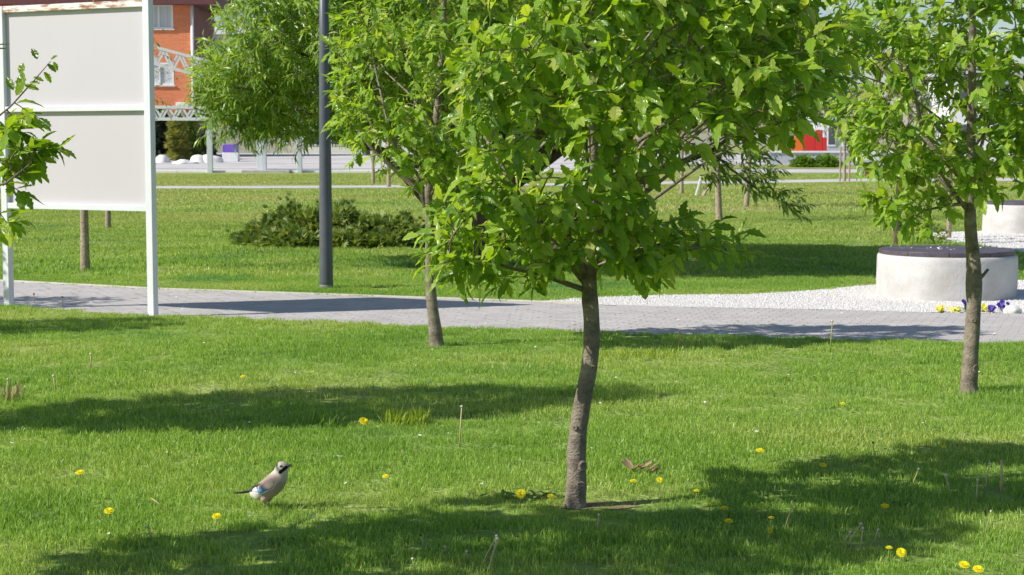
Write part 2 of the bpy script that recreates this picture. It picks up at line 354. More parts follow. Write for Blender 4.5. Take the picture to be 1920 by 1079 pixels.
def inpoly(pts, poly):
    x, z = pts[:, 0], pts[:, 1]; ins = np.zeros(len(pts), bool); n = len(poly)
    for i in range(n):
        x1, y1 = poly[i]; x2, y2 = poly[(i + 1) % n]
        c = ((y1 > z) != (y2 > z)) & (x < (x2 - x1) * (z - y1) / (y2 - y1 + 1e-12) + x1)
        ins ^= c
    return ins

def edge_dist(p, poly):
    d = np.full(len(p), 1e9); n = len(poly)
    for i in range(n):
        a = poly[i]; c = poly[(i + 1) % n]; e = c - a; t = np.clip(((p - a) @ e) / (e @ e + 1e-12), 0, 1)
        d = np.minimum(d, np.linalg.norm(p - a - t[:, None] * e, axis=1))
    return d

def crown_points(poly, n, depth, cx=None, shell=0.5, rs=None, inset=0.0, clump=0.0):
    """points in a crown: outline (x,z) given its own roundness front to back"""
    rs = rs or rng
    poly = np.array(poly); lo = poly.min(0); hi = poly.max(0); out = []
    mid = (lo[0] + hi[0]) / 2 if cx is None else cx
    while len(out) < n:
        p = rs.uniform(lo, hi, (n * 2, 2)); p = p[inpoly(p, poly)]
        if inset: p = p[edge_dist(p, poly) > inset]
        zr = (p[:, 1] - lo[1]) / (hi[1] - lo[1])
        prof = np.clip(np.sin(np.pi * np.clip(zr, 0.02, 0.98) ** 0.75), 0.25, 1)
        hw = np.maximum(hi[0] - mid, mid - lo[0])
        round_ = np.sqrt(np.clip(1 - ((p[:, 0] - mid) / (hw * 1.08)) ** 2, 0.12, 1))
        u = rs.uniform(-1, 1, len(p)); u = np.sign(u) * np.abs(u) ** shell
        y = depth * prof * round_ * u
        q = np.stack([p[:, 0], y, p[:, 1]], 1)
        if clump:                      # leafy shelves with gaps between them
            k = 5.2 / depth; f = np.sin(q[:, 0] * k * 1.3 + 1.1 + np.sin(q[:, 2] * k)) + np.sin(q[:, 1] * k * 1.2 + 0.5) + 1.3 * np.sin(q[:, 2] * k * 1.6 + q[:, 0] * k * 0.6)
            q = q[f > -1.1 + clump * rs.uniform(-0.6, 1.0, len(q))]
        out.extend(q)
    return np.array(out[:n])

def make_tree(name, label, cat, group, base, trunk, poly, n_twig, leaves_per, leaf_len, material, temps, depth, n_branch=12, n_single=300, bark='bark',
              twig_len=0.26, droop=0.45, cx=None, leader_top=None, leaf_part='leaf', seed=1, first_z=None, explicit=None, extra_pts=None, wid=None, upness=1.0, twig_k=1.0, inset=0.0, clump=0.0):
    rs = np.random.default_rng(seed); random.seed(seed)
    root = empty(name, base, label, cat, group)
    pts = [Vector(p) for p, r in trunk]; rad = [r for p, r in trunk]
    # smooth the trunk line
    fine = []; fr = []
    for i in range(len(pts) - 1):
        p0 = pts[max(i - 1, 0)]; p1 = pts[i]; p2 = pts[i + 1]; p3 = pts[min(i + 2, len(pts) - 1)]
        for k in range(5):
            t = k / 5; t2 = t * t; t3 = t2 * t
            fine.append(0.5 * ((2 * p1) + (-p0 + p2) * t + (2 * p0 - 5 * p1 + 4 * p2 - p3) * t2 + (-p0 + 3 * p1 - 3 * p2 + p3) * t3)); fr.append(rad[i] * (1 - t) + rad[i + 1] * t)
    fine.append(pts[-1]); fr.append(rad[-1])
    fr = [r * (1 + 0.018 * math.sin(i * 0.9) + random.uniform(-0.012, 0.012)) for i, r in enumerate(fr)]
    tb = MB(); tb.tube(fine, fr, 18, jit=0.008); tb.build('trunk', M[bark], root, smooth=True)
    P3 = crown_points(poly, n_twig, depth, cx, rs=rs, inset=inset, clump=clump)
    # main limbs
    zmin = first_z if first_z is not None else np.array(poly)[:, 1].min() * 0.9 + 0.1
    tr = np.array([tuple(p) for p in fine]); samples = [tuple(p) for p in fine if p.z > zmin * 0.9]; srad = [r for p, r in zip(fine, fr) if p.z > zmin * 0.9]
    limbs = list(explicit or [])
    far = P3[np.argsort(-np.linalg.norm(P3 - np.array([[np.interp(z, tr[:, 2], tr[:, 0]), np.interp(z, tr[:, 2], tr[:, 1]), z] for z in P3[:, 2]]), axis=1))]
    chosen = []
    for p in far:
        if all(np.linalg.norm(p - q) > depth * 0.42 for q in chosen): chosen.append(p)
        if len(chosen) >= n_branch: break
    for p in chosen:
        hz = math.hypot(p[0] - np.interp(p[2], tr[:, 2], tr[:, 0]), p[1])
        z0 = max(zmin, min(p[2] - hz * 0.75, tr[-1, 2] * 0.95))
        o = Vector((np.interp(z0, tr[:, 2], tr[:, 0]), np.interp(z0, tr[:, 2], tr[:, 1]), z0)); e = Vector(p) * 0.92 + o * 0.08
        m1 = o.lerp(e, 0.35) + Vector((0, 0, 0.10 * (e - o).length)); m2 = o.lerp(e, 0.7) + Vector((0, 0, 0.09 * (e - o).length)) + Vector(rs.normal(0, 0.03, 3)) * depth
        r0 = max(0.35 * np.interp(z0, tr[:, 2], fr), 0.008) * min(1.3, 0.6 + (e - o).length * 0.4)
        limbs.append(([o, m1, m2, e], [r0, r0 * 0.75, r0 * 0.5, r0 * 0.2]))
    for lp, lr in limbs:
        b = MB(); b.tube(lp, lr, 7, jit=0.05); b.build('branch', M[bark], root, smooth=True)
        for i in range(len(lp) - 1):
            for t in (0.15, 0.4, 0.65, 0.9): samples.append(tuple(Vector(lp[i]).lerp(Vector(lp[i + 1]), t)))
    if extra_pts is not None: P3 = np.concatenate([P3, np.array(extra_pts)])
    sk = np.zeros((len(samples) + 3 * len(P3), 3)); ns = len(samples); sk[:ns] = np.array(samples)
    d0 = np.array([np.min(np.sum((sk[:ns] - p) ** 2, 1)) for p in P3]); P3 = P3[np.argsort(d0)]
    tw = MB(); LP = []; LD = []; LN = []
    for p in P3:
        j = int(np.argmin(np.sum((sk[:ns] - p) ** 2, 1))); q = Vector(sk[j]); p = Vector(p); d = p - q; ln = d.length
        out = Vector((p.x - float(np.interp(p.z, tr[:, 2], tr[:, 0])), p.y, 0.0))
        if out.length > 1e-4: out.normalize()
        dirn = (d.normalized() * 0.5 + out * 0.8 + Vector(rs.normal(0, 0.35, 3)) + Vector((0, 0, 0.15))).normalized() if ln > 1e-4 else Vector((0, 0, 1))
        tip = p + dirn * twig_len * rs.uniform(0.7, 1.2)
        mid = q.lerp(p, 0.5) + Vector((0, 0, 0.08 * ln)); tr_ = 0.0032 * (leaf_len / 0.11) * twig_k; sk[ns] = p; sk[ns + 1] = mid; sk[ns + 2] = p.lerp(tip, 0.6); ns += 3
        tw.tube([q, mid, p, tip], [tr_ * 1.7, tr_ * 1.3, tr_, tr_ * 0.45], 4, cap=False)
        k = leaves_per + rs.integers(-2, 3); az0 = rs.uniform(0, 6.28)
        side = dirn.cross(Vector((0, 0, 1))); side = side.normalized() if side.length > 1e-3 else Vector((1, 0, 0)); up = side.cross(dirn)
        for j in range(max(k, 2)):
            t = (j + 0.6) / max(k, 2); a = az0 + j * 2.4
            bp = p.lerp(tip, t) if j else p
            ld = dirn * (0.35 + 0.7 * t) + (side * math.cos(a) + up * math.sin(a)) * (1.0 - 0.4 * t) + Vector((0, 0, -droop * rs.uniform(0.3, 1.6))) + Vector(rs.normal(0, 0.15, 3))
            nn = Vector((0, 0, upness)) + out * 0.45 - SUN * 1.1 + Vector(rs.normal(0, 0.45, 3))
            LP.append(tuple(bp)); LD.append(tuple(ld)); LN.append(tuple(nn))
    o = tw.build('twig', M['twig'], root); tag(o, kind='stuff')
    LP = np.array(LP); LD = np.array(LD); LN = np.array(LN); n = len(LP)
    size = leaf_len * rs.uniform(0.45, 1.25, n); mats3 = frames(LD, LN, size, size * wid if wid else None)
    rnd = rs.uniform(0, 0.999, n); which = rs.integers(0, len(temps), n)
    if n_single:
        w = LP + np.array(base); yv = w[:, 1] * CT + (CAMH - w[:, 2]) * ST
        px = 960 + F * w[:, 0] / yv; py = 539.5 + F * (-(w[:, 2] - CAMH) * CT - w[:, 1] * ST) / yv * -1 * -1
        vis = (px > 0) & (px < 1920) & (py > -5) & (py < 1079)
        order = np.argsort(np.where(vis, w[:, 1], 1e6)); order = order[: min(n_single, int(vis.sum()))]
        keep = np.ones(n, bool); keep[order] = False
        tm = [scatter_mesh(leaf_part, [t], np.eye(3)[None], np.zeros((1, 3)), np.zeros(1), material) for t in temps]
        for i in order:
            lo = link(leaf_part, tm[which[i]], root)
            mm = Matrix([list(r) for r in mats3[i]]).to_4x4(); mm.translation = LP[i]; lo.matrix_basis = mm
    else: keep = np.ones(n, bool)
    me = scatter_mesh('foliage', temps, mats3[keep], LP[keep], rnd[keep], material, which[keep])
    tag(link('foliage', me, root), kind='stuff')
    return root

def local(poly_px, base, Y):
    out = []
    for x, y in poly_px:
        p = A(x, y, Y); out.append((p.x - base.x, p.z - base.z))
    return out
def trunk_px(lst, base, Y):
    """(px x, px y, px width[, depth]) -> local points and radii"""
    out = []
    for t in lst:
        p = A(t[0], t[1], Y); out.append(((p.x - base.x, t[3] if len(t) > 3 else 0.0, max(p.z - base.z, -0.03)), t[2] * Y / F / 2))
    return out
# ================================================================== GROUND, PATHS
def sheet(name, poly, z, material, thick=0.0):
    b = MB(); n = len(poly)
    b.add([(x, y, z) for x, y in poly], [tuple(range(n))])
    return tag(b.build(name, material), kind='structure')
rows = [-40, 0, 10, 20, 30, 45, 60, 80, 105, 112, 120, 130, 140, 200, 400, 900]
b = MB(); xs = [-500, -120, -40, 0, 40, 120, 500]
b.add([(x, y, gz(y)) for y in rows for x in xs], [(r * 7 + c, r * 7 + c + 1, (r + 1) * 7 + c + 1, (r + 1) * 7 + c) for r in range(len(rows) - 1) for c in range(6)])
tag(b.build('lawn', M['ground']), kind='structure')

# near lawn: a sheet on its own level with a small bank down to the path
edge_n = [PZ(*p, NZ) for p in NEAR_PX]
b = MB(); m_ = len(edge_n); gx = lambda p, y: (p.x * (1.0 if y > 8 else 1.6), y, NZ)
cols_ = [[(p.x, p.y + 0.03, -0.01), (p.x, p.y, NZ - 0.012), (p.x * 0.995, p.y - 0.06, NZ), (p.x * 0.9, p.y * 0.75, NZ), (p.x * 0.8, p.y * 0.5, NZ), (p.x * 1.5, 0.0, NZ), (p.x * 3, -30.0, NZ)] for p in edge_n]
b.add([v for c in cols_ for v in c], [((i + 1) * 7 + k, (i) * 7 + k, i * 7 + k + 1, (i + 1) * 7 + k + 1) for i in range(m_ - 1) for k in range(6)])
tag(b.build('lawn', M['ground']), kind='structure')
def resample(pts, step):
    out = [Vector(pts[0])]
    for a, c in zip(pts[:-1], pts[1:]):
        a = Vector(a); c = Vector(c); k = max(1, int((c - a).length / step))
        out += [a.lerp(c, (i + 1) / k) for i in range(k)]
    return out
near_px = [(-260, 556), (0, 573), (280, 591), (550, 601), (815, 612), (1100, 622), (1300, 629), (1500, 633), (1700, 637), (1920, 643), (2200, 650)]
far_px = [(-260, 516), (0, 529), (300, 545), (480, 551), (600, 555), (800, 562), (950, 567), (1100, 573), (1250, 577), (1560, 583), (1740, 588), (1920, 591), (2200, 595)]
near = [PZ(*p, NZ).xy for p in near_px]; farp = [P(*p).xy for p in far_px]
path_poly = [tuple(p) for p in near] + [tuple(p) for p in reversed(farp)]
path = sheet('path', path_poly, 0.004, M['joint'])
pn = np.array(path_poly)
# pavers 0.2 x 0.1 m, running bond along the path; joints recessed
ang = math.atan2(farp[6].y - farp[2].y, farp[6].x - farp[2].x); ca, sa = math.cos(ang), math.sin(ang)
cand = []
for i in range(-60, 70):
    for j in range(-90, 90):
        u = i * 0.2 + (0.1 if j % 2 else 0); v = j * 0.1
        cand.append((u * ca - v * sa - 0.5, u * sa + v * ca + 18.3))
cand = np.array(cand); ok = inpoly(cand, path_poly)
for dx, dy in ((0.07, 0), (-0.07, 0), (0, 0.04), (0, -0.04)): ok &= inpoly(cand + np.array([dx, dy]), path_poly)
cand = cand[ok]
def paver_geo(b, c, z0=0.0045):
    h = 0.012 + random.uniform(-0.0015, 0.0015); w, d = 0.0985, 0.0485
    vs = []
    for zz, k in ((z0, 1.0), (z0 + h - 0.002, 1.0), (z0 + h, 0.96)):
        for x, y in ((-w, -d), (w, -d), (w, d), (-w, d)):
            vs.append((c[0] + (x * k) * ca - (y * k) * sa, c[1] + (x * k) * sa + (y * k) * ca, zz))
    b.add(vs, [(0, 1, 5, 4), (1, 2, 6, 5), (2, 3, 7, 6), (3, 0, 4, 7), (4, 5, 9, 8), (5, 6, 10, 9), (6, 7, 11, 10), (7, 4, 8, 11), (8, 9, 10, 11)])
pm = MB(); paver_geo(pm, (0, 0)); pmo = None
inview = np.abs(cand[:, 0]) < cand[:, 1] * 0.3
order = np.argsort(np.where(inview, cand[:, 1], 1e6)); first = set(order[:300].tolist())
for i in order[:300]:
    if pmo is None: pmo = pm.build('paver', M['paver'], path); o = pmo
    else: o = pmo.copy(); COL.objects.link(o); o.parent = path
    o.location = (cand[i][0], cand[i][1], random.uniform(-0.0015, 0.001))
b = MB()
for i in range(len(cand)):
    if i not in first: paver_geo(b, cand[i])
tag(b.build('paving', M['paver'], path), kind='stuff')
# thin concrete edging both sides
for nm_pts, off in ((farp[:8], 0.03), (near, 0.06)):
    rp = resample([(p.x, p.y, 0) for p in nm_pts], 1.0)
    k = empty('kerb', rp[0]); tag(k, kind='structure')
    for a, c in zip(rp[:-1], rp[1:]):
        d = (c - a); b = MB(); b.box((d / 2) + Vector((0, off, 0.005)), (d.length - 0.008, 0.055, 0.05), rz=math.atan2(d.y, d.x))
        b.build('kerb_stone', M['kerb'], k, bevel=0.004, loc=a - rp[0])
# white gravel beds
grav_px = [(985, 568), (1100, 559), (1250, 554), (1400, 553), (1520, 546), (1600, 538), (1660, 533), (1760, 528), (1900, 526), (2060, 530), (2200, 560), (2200, 594), (1920, 590), (1740, 587), (1560, 582), (1250, 576), (1100, 572)]
grav2_px = [(1695, 443), (1760, 437), (1840, 434), (1930, 430), (2050, 432), (2100, 460), (1990, 484), (1920, 479), (1885, 470), (1800, 457), (1740, 449)]
gp1 = [tuple(P(*p).xy) for p in grav_px]; gp2 = [tuple(P(*p).xy) for p in grav2_px]
def pebble(k):
    bm = bmesh.new(); bmesh.ops.create_icosphere(bm, subdivisions=1, radius=1)
    r = random.Random(k)
    for v in bm.verts: v.co = Vector((v.co.x * r.uniform(0.7, 1.2), v.co.y * r.uniform(0.6, 1.1), v.co.z * r.uniform(0.45, 0.8)))
    V = np.array([tuple(v.co) for v in bm.verts]); Fc = [tuple(v.index for v in f.verts) for f in bm.faces]; bm.free()
    return V, Fc, np.zeros(len(V)), np.zeros(len(V))
peb = [pebble(k) for k in range(4)]
for gp, n, smin, smax in ((gp1, 26000, 0.006, 0.014), (gp2, 9000, 0.009, 0.02)):
    bed = sheet('gravel_bed', gp, 0.006, M['gravel'])
    a = np.array(gp); lo = a.min(0); hi = a.max(0); q = rng.uniform(lo, hi, (n * 3, 2)); q = q[inpoly(q, gp)][:n]
    q = q + rng.normal(0, 0.04, q.shape)
    s = rng.uniform(smin, smax, len(q)); yaw = rng.uniform(0, 6.28, len(q)); c, s2 = np.cos(yaw), np.sin(yaw); z = np.zeros_like(c)
    m3 = np.stack([np.stack([c, -s2, z], 1), np.stack([s2, c, z], 1), np.stack([z, z, z + 1], 1)], 1) * s[:, None, None]
    me = scatter_mesh('gravel', peb, m3, np.column_stack([q, s * 0.3 + 0.004]), rng.uniform(0, 1, len(q)), M['gravel'], rng.integers(0, 4, len(q)))
    me.polygons.foreach_set('use_smooth', np.zeros(len(me.polygons), bool))
    tag(link('gravel', me, bed), kind='stuff')
# far footpath and plaza
def strip(name, pxs_near, pxs_far, material, z=0.006):
    pl = [tuple(P(*p).xy) for p in pxs_near] + [tuple(P(*p).xy) for p in reversed(pxs_far)]
    return sheet(name, pl, z, material)
strip('footpath', [(-200, 355), (400, 354), (800, 352), (1250, 346), (1620, 341), (2200, 338)], [(-200, 350), (400, 349.5), (800, 348), (1250, 341), (1620, 336), (2200, 333)], M['plaza'])
b = MB()
pz = lambda x, y: (x, y, gz(y) + 0.012)
# plaza: light slabs from 108 m on, with dark joints and a white step along its edge
yy = [108, 112, 116, 120, 126, 132, 140, 170]
for a, c in zip(yy[:-1], yy[1:]): b.add([pz(-60, a), pz(6 if a < 118 else 60, a), pz(6 if a < 118 else 60, c), pz(-60, c)], [(0, 1, 2, 3)])
plaza = tag(b.build('plaza', M['plaza']), kind='structure')
st = empty('step', (-60, 107.6, 0)); tag(st, kind='structure')
for i in range(22):
    b = MB(); b.box((i * 3.0 + 1.5, 0, 0.09), (2.97, 0.6, 0.2)); b.build('step_stone', M['white_wall'], st, bevel=0.02)
b = MB()
for y in (113, 121.5, 131): b.box((-20, y, gz(y) + 0.02), (90, 0.22, 0.014))
b.build('joint_line', M['slab_edge'], plaza)
# bare soil worn round the nearest trunk
bc = P(1079, 951); random.seed(3)
poly = [(bc.x + 0.12 + math.cos(a) * 0.24 * random.uniform(0.45, 1.25), bc.y + 0.03 + math.sin(a) * 0.11 * random.uniform(0.7, 1.2)) for a in np.linspace(0, 2 * math.pi, 26)[:-1]]
soil_poly = poly; sheet('soil', poly, NZ + 0.004, M['soil'])

# ================================================================== GRASS (one object, instanced clumps)
def blade_clump(n, rad, h0, h1, w, seed):
    r = np.random.default_rng(seed); V = []; Fc = []; RN = []
    for i in range(n):
        a = r.uniform(0, 6.28); d = rad * math.sqrt(r.uniform()); bx, by = d * math.cos(a), d * math.sin(a)
        h = r.uniform(h0, h1) * (1.0 if r.uniform() < 0.93 else 1.35); la = r.uniform(0, 6.28); lean = abs(r.normal(0.4, 0.32)) * h; fa = r.uniform(0, 6.28)
        fx, fy = math.cos(fa) * w / 2, math.sin(fa) * w / 2; b = len(V); rn = r.uniform()
        for t, wk in ((0, 1), (0.55, 0.85)):
            ox, oy = math.cos(la) * lean * t * t, math.sin(la) * lean * t * t
            V += [(bx + ox - fx * wk, by + oy - fy * wk, h * t), (bx + ox + fx * wk, by + oy + fy * wk, h * t)]
        V.append((bx + math.cos(la) * lean, by + math.sin(la) * lean, h * (1 - 0.25 * lean / h)))
        Fc += [(b, b + 1, b + 3, b + 2), (b + 2, b + 3, b + 4)]; RN += [rn] * 5
    return V, Fc, RN

def grass_object(name, pts, scl, yaw, clumps, material):
    V = []; Fc = []; RN = []; G = []
    for g, (v, f, rn) in enumerate(clumps):
        b = len(V); V += v; Fc += [tuple(i + b for i in q) for q in f]; RN += rn; G += [g] * len(v)
    nb = len(V); V += [tuple(p) for p in pts]; n = len(pts)
    me = bpy.data.meshes.new(name); me.from_pydata(V, [], Fc)
    me.materials.append(material)
    def attr(nm, typ, arr):
        a = me.attributes.new(nm, typ, 'POINT'); a.data.foreach_set('value', arr)
    attr('rnd', 'FLOAT', np.array(RN + [0.0] * n, np.float32)); attr('grp', 'INT', np.array(G + [99] * n, np.int32))
    attr('scl', 'FLOAT', np.concatenate([np.ones(nb), scl]).astype(np.float32)); attr('yaw', 'FLOAT', np.concatenate([np.zeros(nb), yaw]).astype(np.float32))
    o = link(name, me); tag(o, kind='stuff')
    ng = bpy.data.node_groups.new(name + '_scatter', 'GeometryNodeTree')
    ng.interface.new_socket('Geometry', in_out='INPUT', socket_type='NodeSocketGeometry'); ng.interface.new_socket('Geometry', in_out='OUTPUT', socket_type='NodeSocketGeometry')
    N = ng.nodes.new; L = ng.links.new; gi = N('NodeGroupInput'); go = N('NodeGroupOutput')
    def named(nm, typ):
        x = N('GeometryNodeInputNamedAttribute'); x.data_type = typ; x.inputs[0].default_value = nm; return x.outputs[0]
    grp = named('grp', 'INT')
    def sel(k):
        c = N('FunctionNodeCompare'); c.data_type = 'INT'; c.operation = 'EQUAL'; L(grp, c.inputs[2]); c.inputs[3].default_value = k
        s = N('GeometryNodeSeparateGeometry'); s.domain = 'POINT'; L(gi.outputs[0], s.inputs[0]); L(c.outputs[0], s.inputs[1]); return s.outputs[0]
    ji = N('GeometryNodeGeometryToInstance')
    for k in reversed(range(len(clumps))): L(sel(k), ji.inputs[0])
    # Geometry to Instance keeps the given order, one instance per clump
    iop = N('GeometryNodeInstanceOnPoints'); L(sel(99), iop.inputs['Points']); L(ji.outputs[0], iop.inputs['Instance'])
    iop.inputs['Pick Instance'].default_value = True
    ri = N('FunctionNodeRandomValue'); ri.data_type = 'INT'
    ri.inputs[4].default_value = 0; ri.inputs[5].default_value = len(clumps) - 1
    L(ri.outputs[2], iop.inputs['Instance Index'])
    cx = N('ShaderNodeCombineXYZ'); L(named('yaw', 'FLOAT'), cx.inputs[2])
    er = N('FunctionNodeEulerToRotation'); L(cx.outputs[0], er.inputs[0]); L(er.outputs[0], iop.inputs['Rotation'])
    L(named('scl', 'FLOAT'), iop.inputs['Scale']); L(iop.outputs[0], go.inputs[0])
    md = o.modifiers.new('scatter', 'NODES'); md.node_group = ng
    return o

def lawn_points(y0, y1, dens, jitter=1.0, margin=1.2):
    out = []
    y = y0
    ys = rng.uniform(y0, y1, int((y1 - y0) * dens * (2 * (y1 * 0.31 + margin))))
    xs = rng.uniform(-1, 1, len(ys)) * (y1 * 0.31 + margin)
    q = np.column_stack([xs, ys]); q = q[np.abs(q[:, 0]) < q[:, 1] * 0.31 + margin]
    bad = inpoly(q, path_poly) | inpoly(q, gp1) | inpoly(q, gp2)
    up = np.array([0, 0.25]); bad |= (inpoly(q + up, gp1) & inpoly(q - up, path_poly))
    return q[~bad]
def patchiness(q):
    return 0.5 + 0.25 * np.sin(q[:, 0] * 1.9 + 1.3 * np.sin(q[:, 1] * 1.1)) + 0.25 * np.sin(q[:, 1] * 2.7 + 1.7 * np.sin(q[:, 0] * 1.3 + 2))
q = np.concatenate([lawn_points(6.0, 11.5, 88), lawn_points(11.5, 24, 52)])
insoil = inpoly(q, soil_poly); q = q[~insoil | (rng.uniform(size=len(q)) < 0.85)]
sc = (0.62 + 0.36 * patchiness(q)) * rng.uniform(0.8, 1.25, len(q))
edge = inpoly(q + np.array([0, 0.12]), path_poly); sc = np.where(edge, sc * 0.8, sc)
soilnear = ((q[:, 0] - bc.x - 0.1) / 0.75) ** 2 + ((q[:, 1] - bc.y) / 0.42) ** 2 < 1; sc = np.where(soilnear, sc * 0.6, sc)
grass_object('grass', np.column_stack([q, np.where(q[:, 1] < np.interp(q[:, 0], [p.x for p in edge_n], [p.y for p in edge_n]) + 0.02, NZ, 0.0)]), sc, rng.uniform(0, 6.28, len(q)),
             [blade_clump(95, 0.13, 0.022, 0.056, 0.0042, s) for s in (1, 2, 3, 4)], M['grass'])
q = lawn_points(24, 46, 13)
grass_object('meadow_grass', np.column_stack([q, np.zeros(len(q))]), rng.uniform(0.8, 1.3, len(q)) * (0.75 + 0.4 * patchiness(q * 0.5)), rng.uniform(0, 6.28, len(q)),
             [blade_clump(90, 0.24, 0.03, 0.07, 0.009, s) for s in (5, 6, 7)], M['grass'])
q = lawn_points(46, 104, 2.0)
fp = np.array([tuple(P(*p).xy) for p in [(-200, 356), (400, 355), (800, 353), (1250, 347), (1620, 342), (2200, 339), (2200, 332), (1620, 335), (1250, 340), (800, 347), (400, 349), (-200, 349)]])
q = q[~inpoly(q, fp)]
grass_object('far_grass', np.column_stack([q, np.zeros(len(q))]), rng.uniform(0.7, 1.3, len(q)), rng.uniform(0, 6.28, len(q)),
             [blade_clump(70, 0.5, 0.03, 0.075, 0.02, s) for s in (8, 9)], M['grass'])
# ================================================================== TREES
DY = lambda lst: [(p, r) for p, r in lst]
# nearest tree
B1 = P(1079, 951); Y1 = B1.y
t1 = trunk_px([(1079, 954, 46), (1079, 935, 41), (1081, 900, 38), (1081, 850, 36), (1085, 800, 34), (1093, 750, 33), (1103, 700, 31), (1109, 650, 31), (1109, 600, 31), (1106, 560, 31), (1105, 520, 28), (1109, 440, 23), (1112, 300, 20), (1114, 150, 18), (1114, 0, 15), (1116, -180, 10), (1118, -380, 5)], B1, Y1)
poly1 = local([(1050, 545), (960, 550), (905, 560), (850, 530), (812, 545), (795, 500), (775, 450), (800, 400), (840, 370), (850, 320), (850, 260), (850, 160), (860, 60), (870, -60), (900, -200), (980, -320), (1110, -400), (1280, -330), (1450, -200), (1570, -70), (1605, 50), (1600, 150), (1520, 240), (1465, 285), (1400, 310), (1330, 275), (1265, 290), (1235, 330), (1235, 385), (1310, 400), (1405, 455), (1400, 490), (1320, 490), (1240, 505), (1220, 545), (1170, 530), (1110, 520)], B1, Y1)
def limb(pxs, base, Y):
    pts = []; rad = []
    for x, y, w, dy in pxs:
        p = A(x, y, Y); pts.append(Vector((p.x - base.x, dy, p.z - base.z))); rad.append(w * Y / F / 2)
    return pts, rad
ex1 = [limb(l, B1, Y1) for l in (
    [(1104, 535, 18, 0), (1050, 470, 15, 0.05), (1000, 420, 12, 0.1), (950, 330, 9, 0.12), (900, 240, 4, 0.1)],
    [(1104, 530, 15, 0), (1060, 450, 13, -0.1), (1080, 400, 10, -0.2), (1100, 330, 7, -0.3), (1090, 250, 4, -0.4)],
    [(1100, 545, 11, 0), (1020, 515, 8, -0.08), (960, 500, 6, -0.15), (900, 478, 4, -0.2), (840, 470, 3, -0.22)],
    [(1108, 500, 13, 0), (1170, 430, 11, 0.05), (1230, 330, 9, 0.05), (1330, 180, 7, 0.0), (1440, 60, 4, -0.05)],
    [(1108, 505, 10, 0), (1180, 470, 8, -0.1), (1250, 450, 6, -0.18), (1330, 462, 3, -0.22)],
    [(1112, 330, 10, 0), (1200, 260, 8, -0.2), (1300, 190, 6, -0.35), (1420, 170, 3, -0.45)])]
random.seed(2)
def around(pxs, base, Y, k, sp, dep):
    return [tuple(A(x + random.uniform(-sp, sp), y + random.uniform(-sp, sp) * 0.7, Y + dep + random.uniform(-0.22, 0.22)) - base) for x, y in pxs for _ in range(k)]
xp1 = around([(850, 470), (880, 490), (910, 505), (850, 505), (840, 440), (900, 460), (960, 520), (930, 480), (1000, 500), (870, 420), (960, 440)], B1, Y1, 3, 22, -0.18) + around([(1240, 430), (1280, 440), (1320, 455), (1350, 460), (1290, 470), (1230, 480), (1200, 505), (1170, 480), (1190, 430)], B1, Y1, 3, 20, -0.15)
t1o = make_tree('chestnut_tree', 'nearest young tree with wavy grey trunk and glossy toothed leaves in the middle', 'tree', 'young chestnut trees on the lawn', B1, t1, poly1, 950, 8, 0.102, M['leaf'], CHEST, 0.82, n_branch=10, cx=0.05, seed=11, first_z=1.15, explicit=ex1, extra_pts=xp1, twig_len=0.14, inset=0.10, clump=1.15)
# second tree, behind its left side
B2 = P(818, 649); Y2 = B2.y
t2 = trunk_px([(819, 652, 32), (818, 640, 28), (815, 610, 24), (810, 570, 21), (807, 530, 19), (806, 480, 18), (806, 420, 17), (803, 370, 16), (812, 290, 14), (822, 180, 13), (831, 70, 13), (832, 0, 11), (834, -200, 5)], B2, Y2)
poly2 = local([(625, 250), (640, 290), (690, 318), (735, 355), (785, 385), (790, 430), (825, 455), (870, 430), (900, 370), (1000, 320), (1020, 200), (1030, 60), (1000, -80), (920, -200), (830, -270), (740, -210), (670, -100), (630, 20), (615, 140)], B2, Y2)
ex2 = [limb(l, B2, Y2) for l in ([(806, 410, 13, 0), (790, 360, 12, 0), (750, 325, 11, -0.05), (700, 280, 7, -0.1), (650, 210, 4, -0.15)], [(806, 440, 10, 0), (850, 370, 8, 0.05), (920, 260, 6, 0.1), (980, 160, 3, 0.1)], [(803, 380, 10, 0), (765, 330, 8, 0.1), (730, 250, 6, 0.1), (700, 120, 3, 0.1)])]
make_tree('chestnut_tree', 'young tree with slim pale trunk before the path, left of the nearest tree', 'tree', 'young chestnut trees on the lawn', B2, t2, poly2, 780, 9, 0.102, M['leaf'], CHEST, 1.05, n_branch=9, cx=0.0, seed=12, first_z=0.95, explicit=ex2, twig_len=0.14, inset=0.10, clump=0.6)
# right-hand tree
B3 = P(1817, 737); Y3 = B3.y
t3 = trunk_px([(1817, 740, 38), (1817, 722, 33), (1819, 680, 30), (1823, 620, 28), (1826, 570, 27), (1826, 530, 31), (1825, 490, 26), (1820, 430, 23), (1819, 380, 20), (1820, 300, 18), (1822, 200, 16), (1823, 80, 14), (1824, -50, 10), (1826, -240, 5)], B3, Y3)
poly3 = local([(1640, 345), (1585, 270), (1560, 170), (1565, 50), (1600, -80), (1720, -200), (1825, -260), (1930, -200), (2030, -60), (2070, 100), (2060, 240), (2010, 320), (1940, 345), (1890, 370), (1860, 395), (1790, 375), (1755, 415), (1700, 405), (1660, 378)], B3, Y3)
ex3 = [limb(l, B3, Y3) for l in ([(1819, 350, 13, 0), (1770, 300, 11, 0), (1735, 255, 9, 0.05), (1710, 120, 5, 0.1)], [(1820, 380, 9, 0), (1770, 385, 6, -0.1), (1715, 395, 4, -0.15), (1660, 375, 3, -0.15)], [(1820, 330, 11, 0), (1870, 280, 9, 0.05), (1940, 180, 6, 0.1)])]
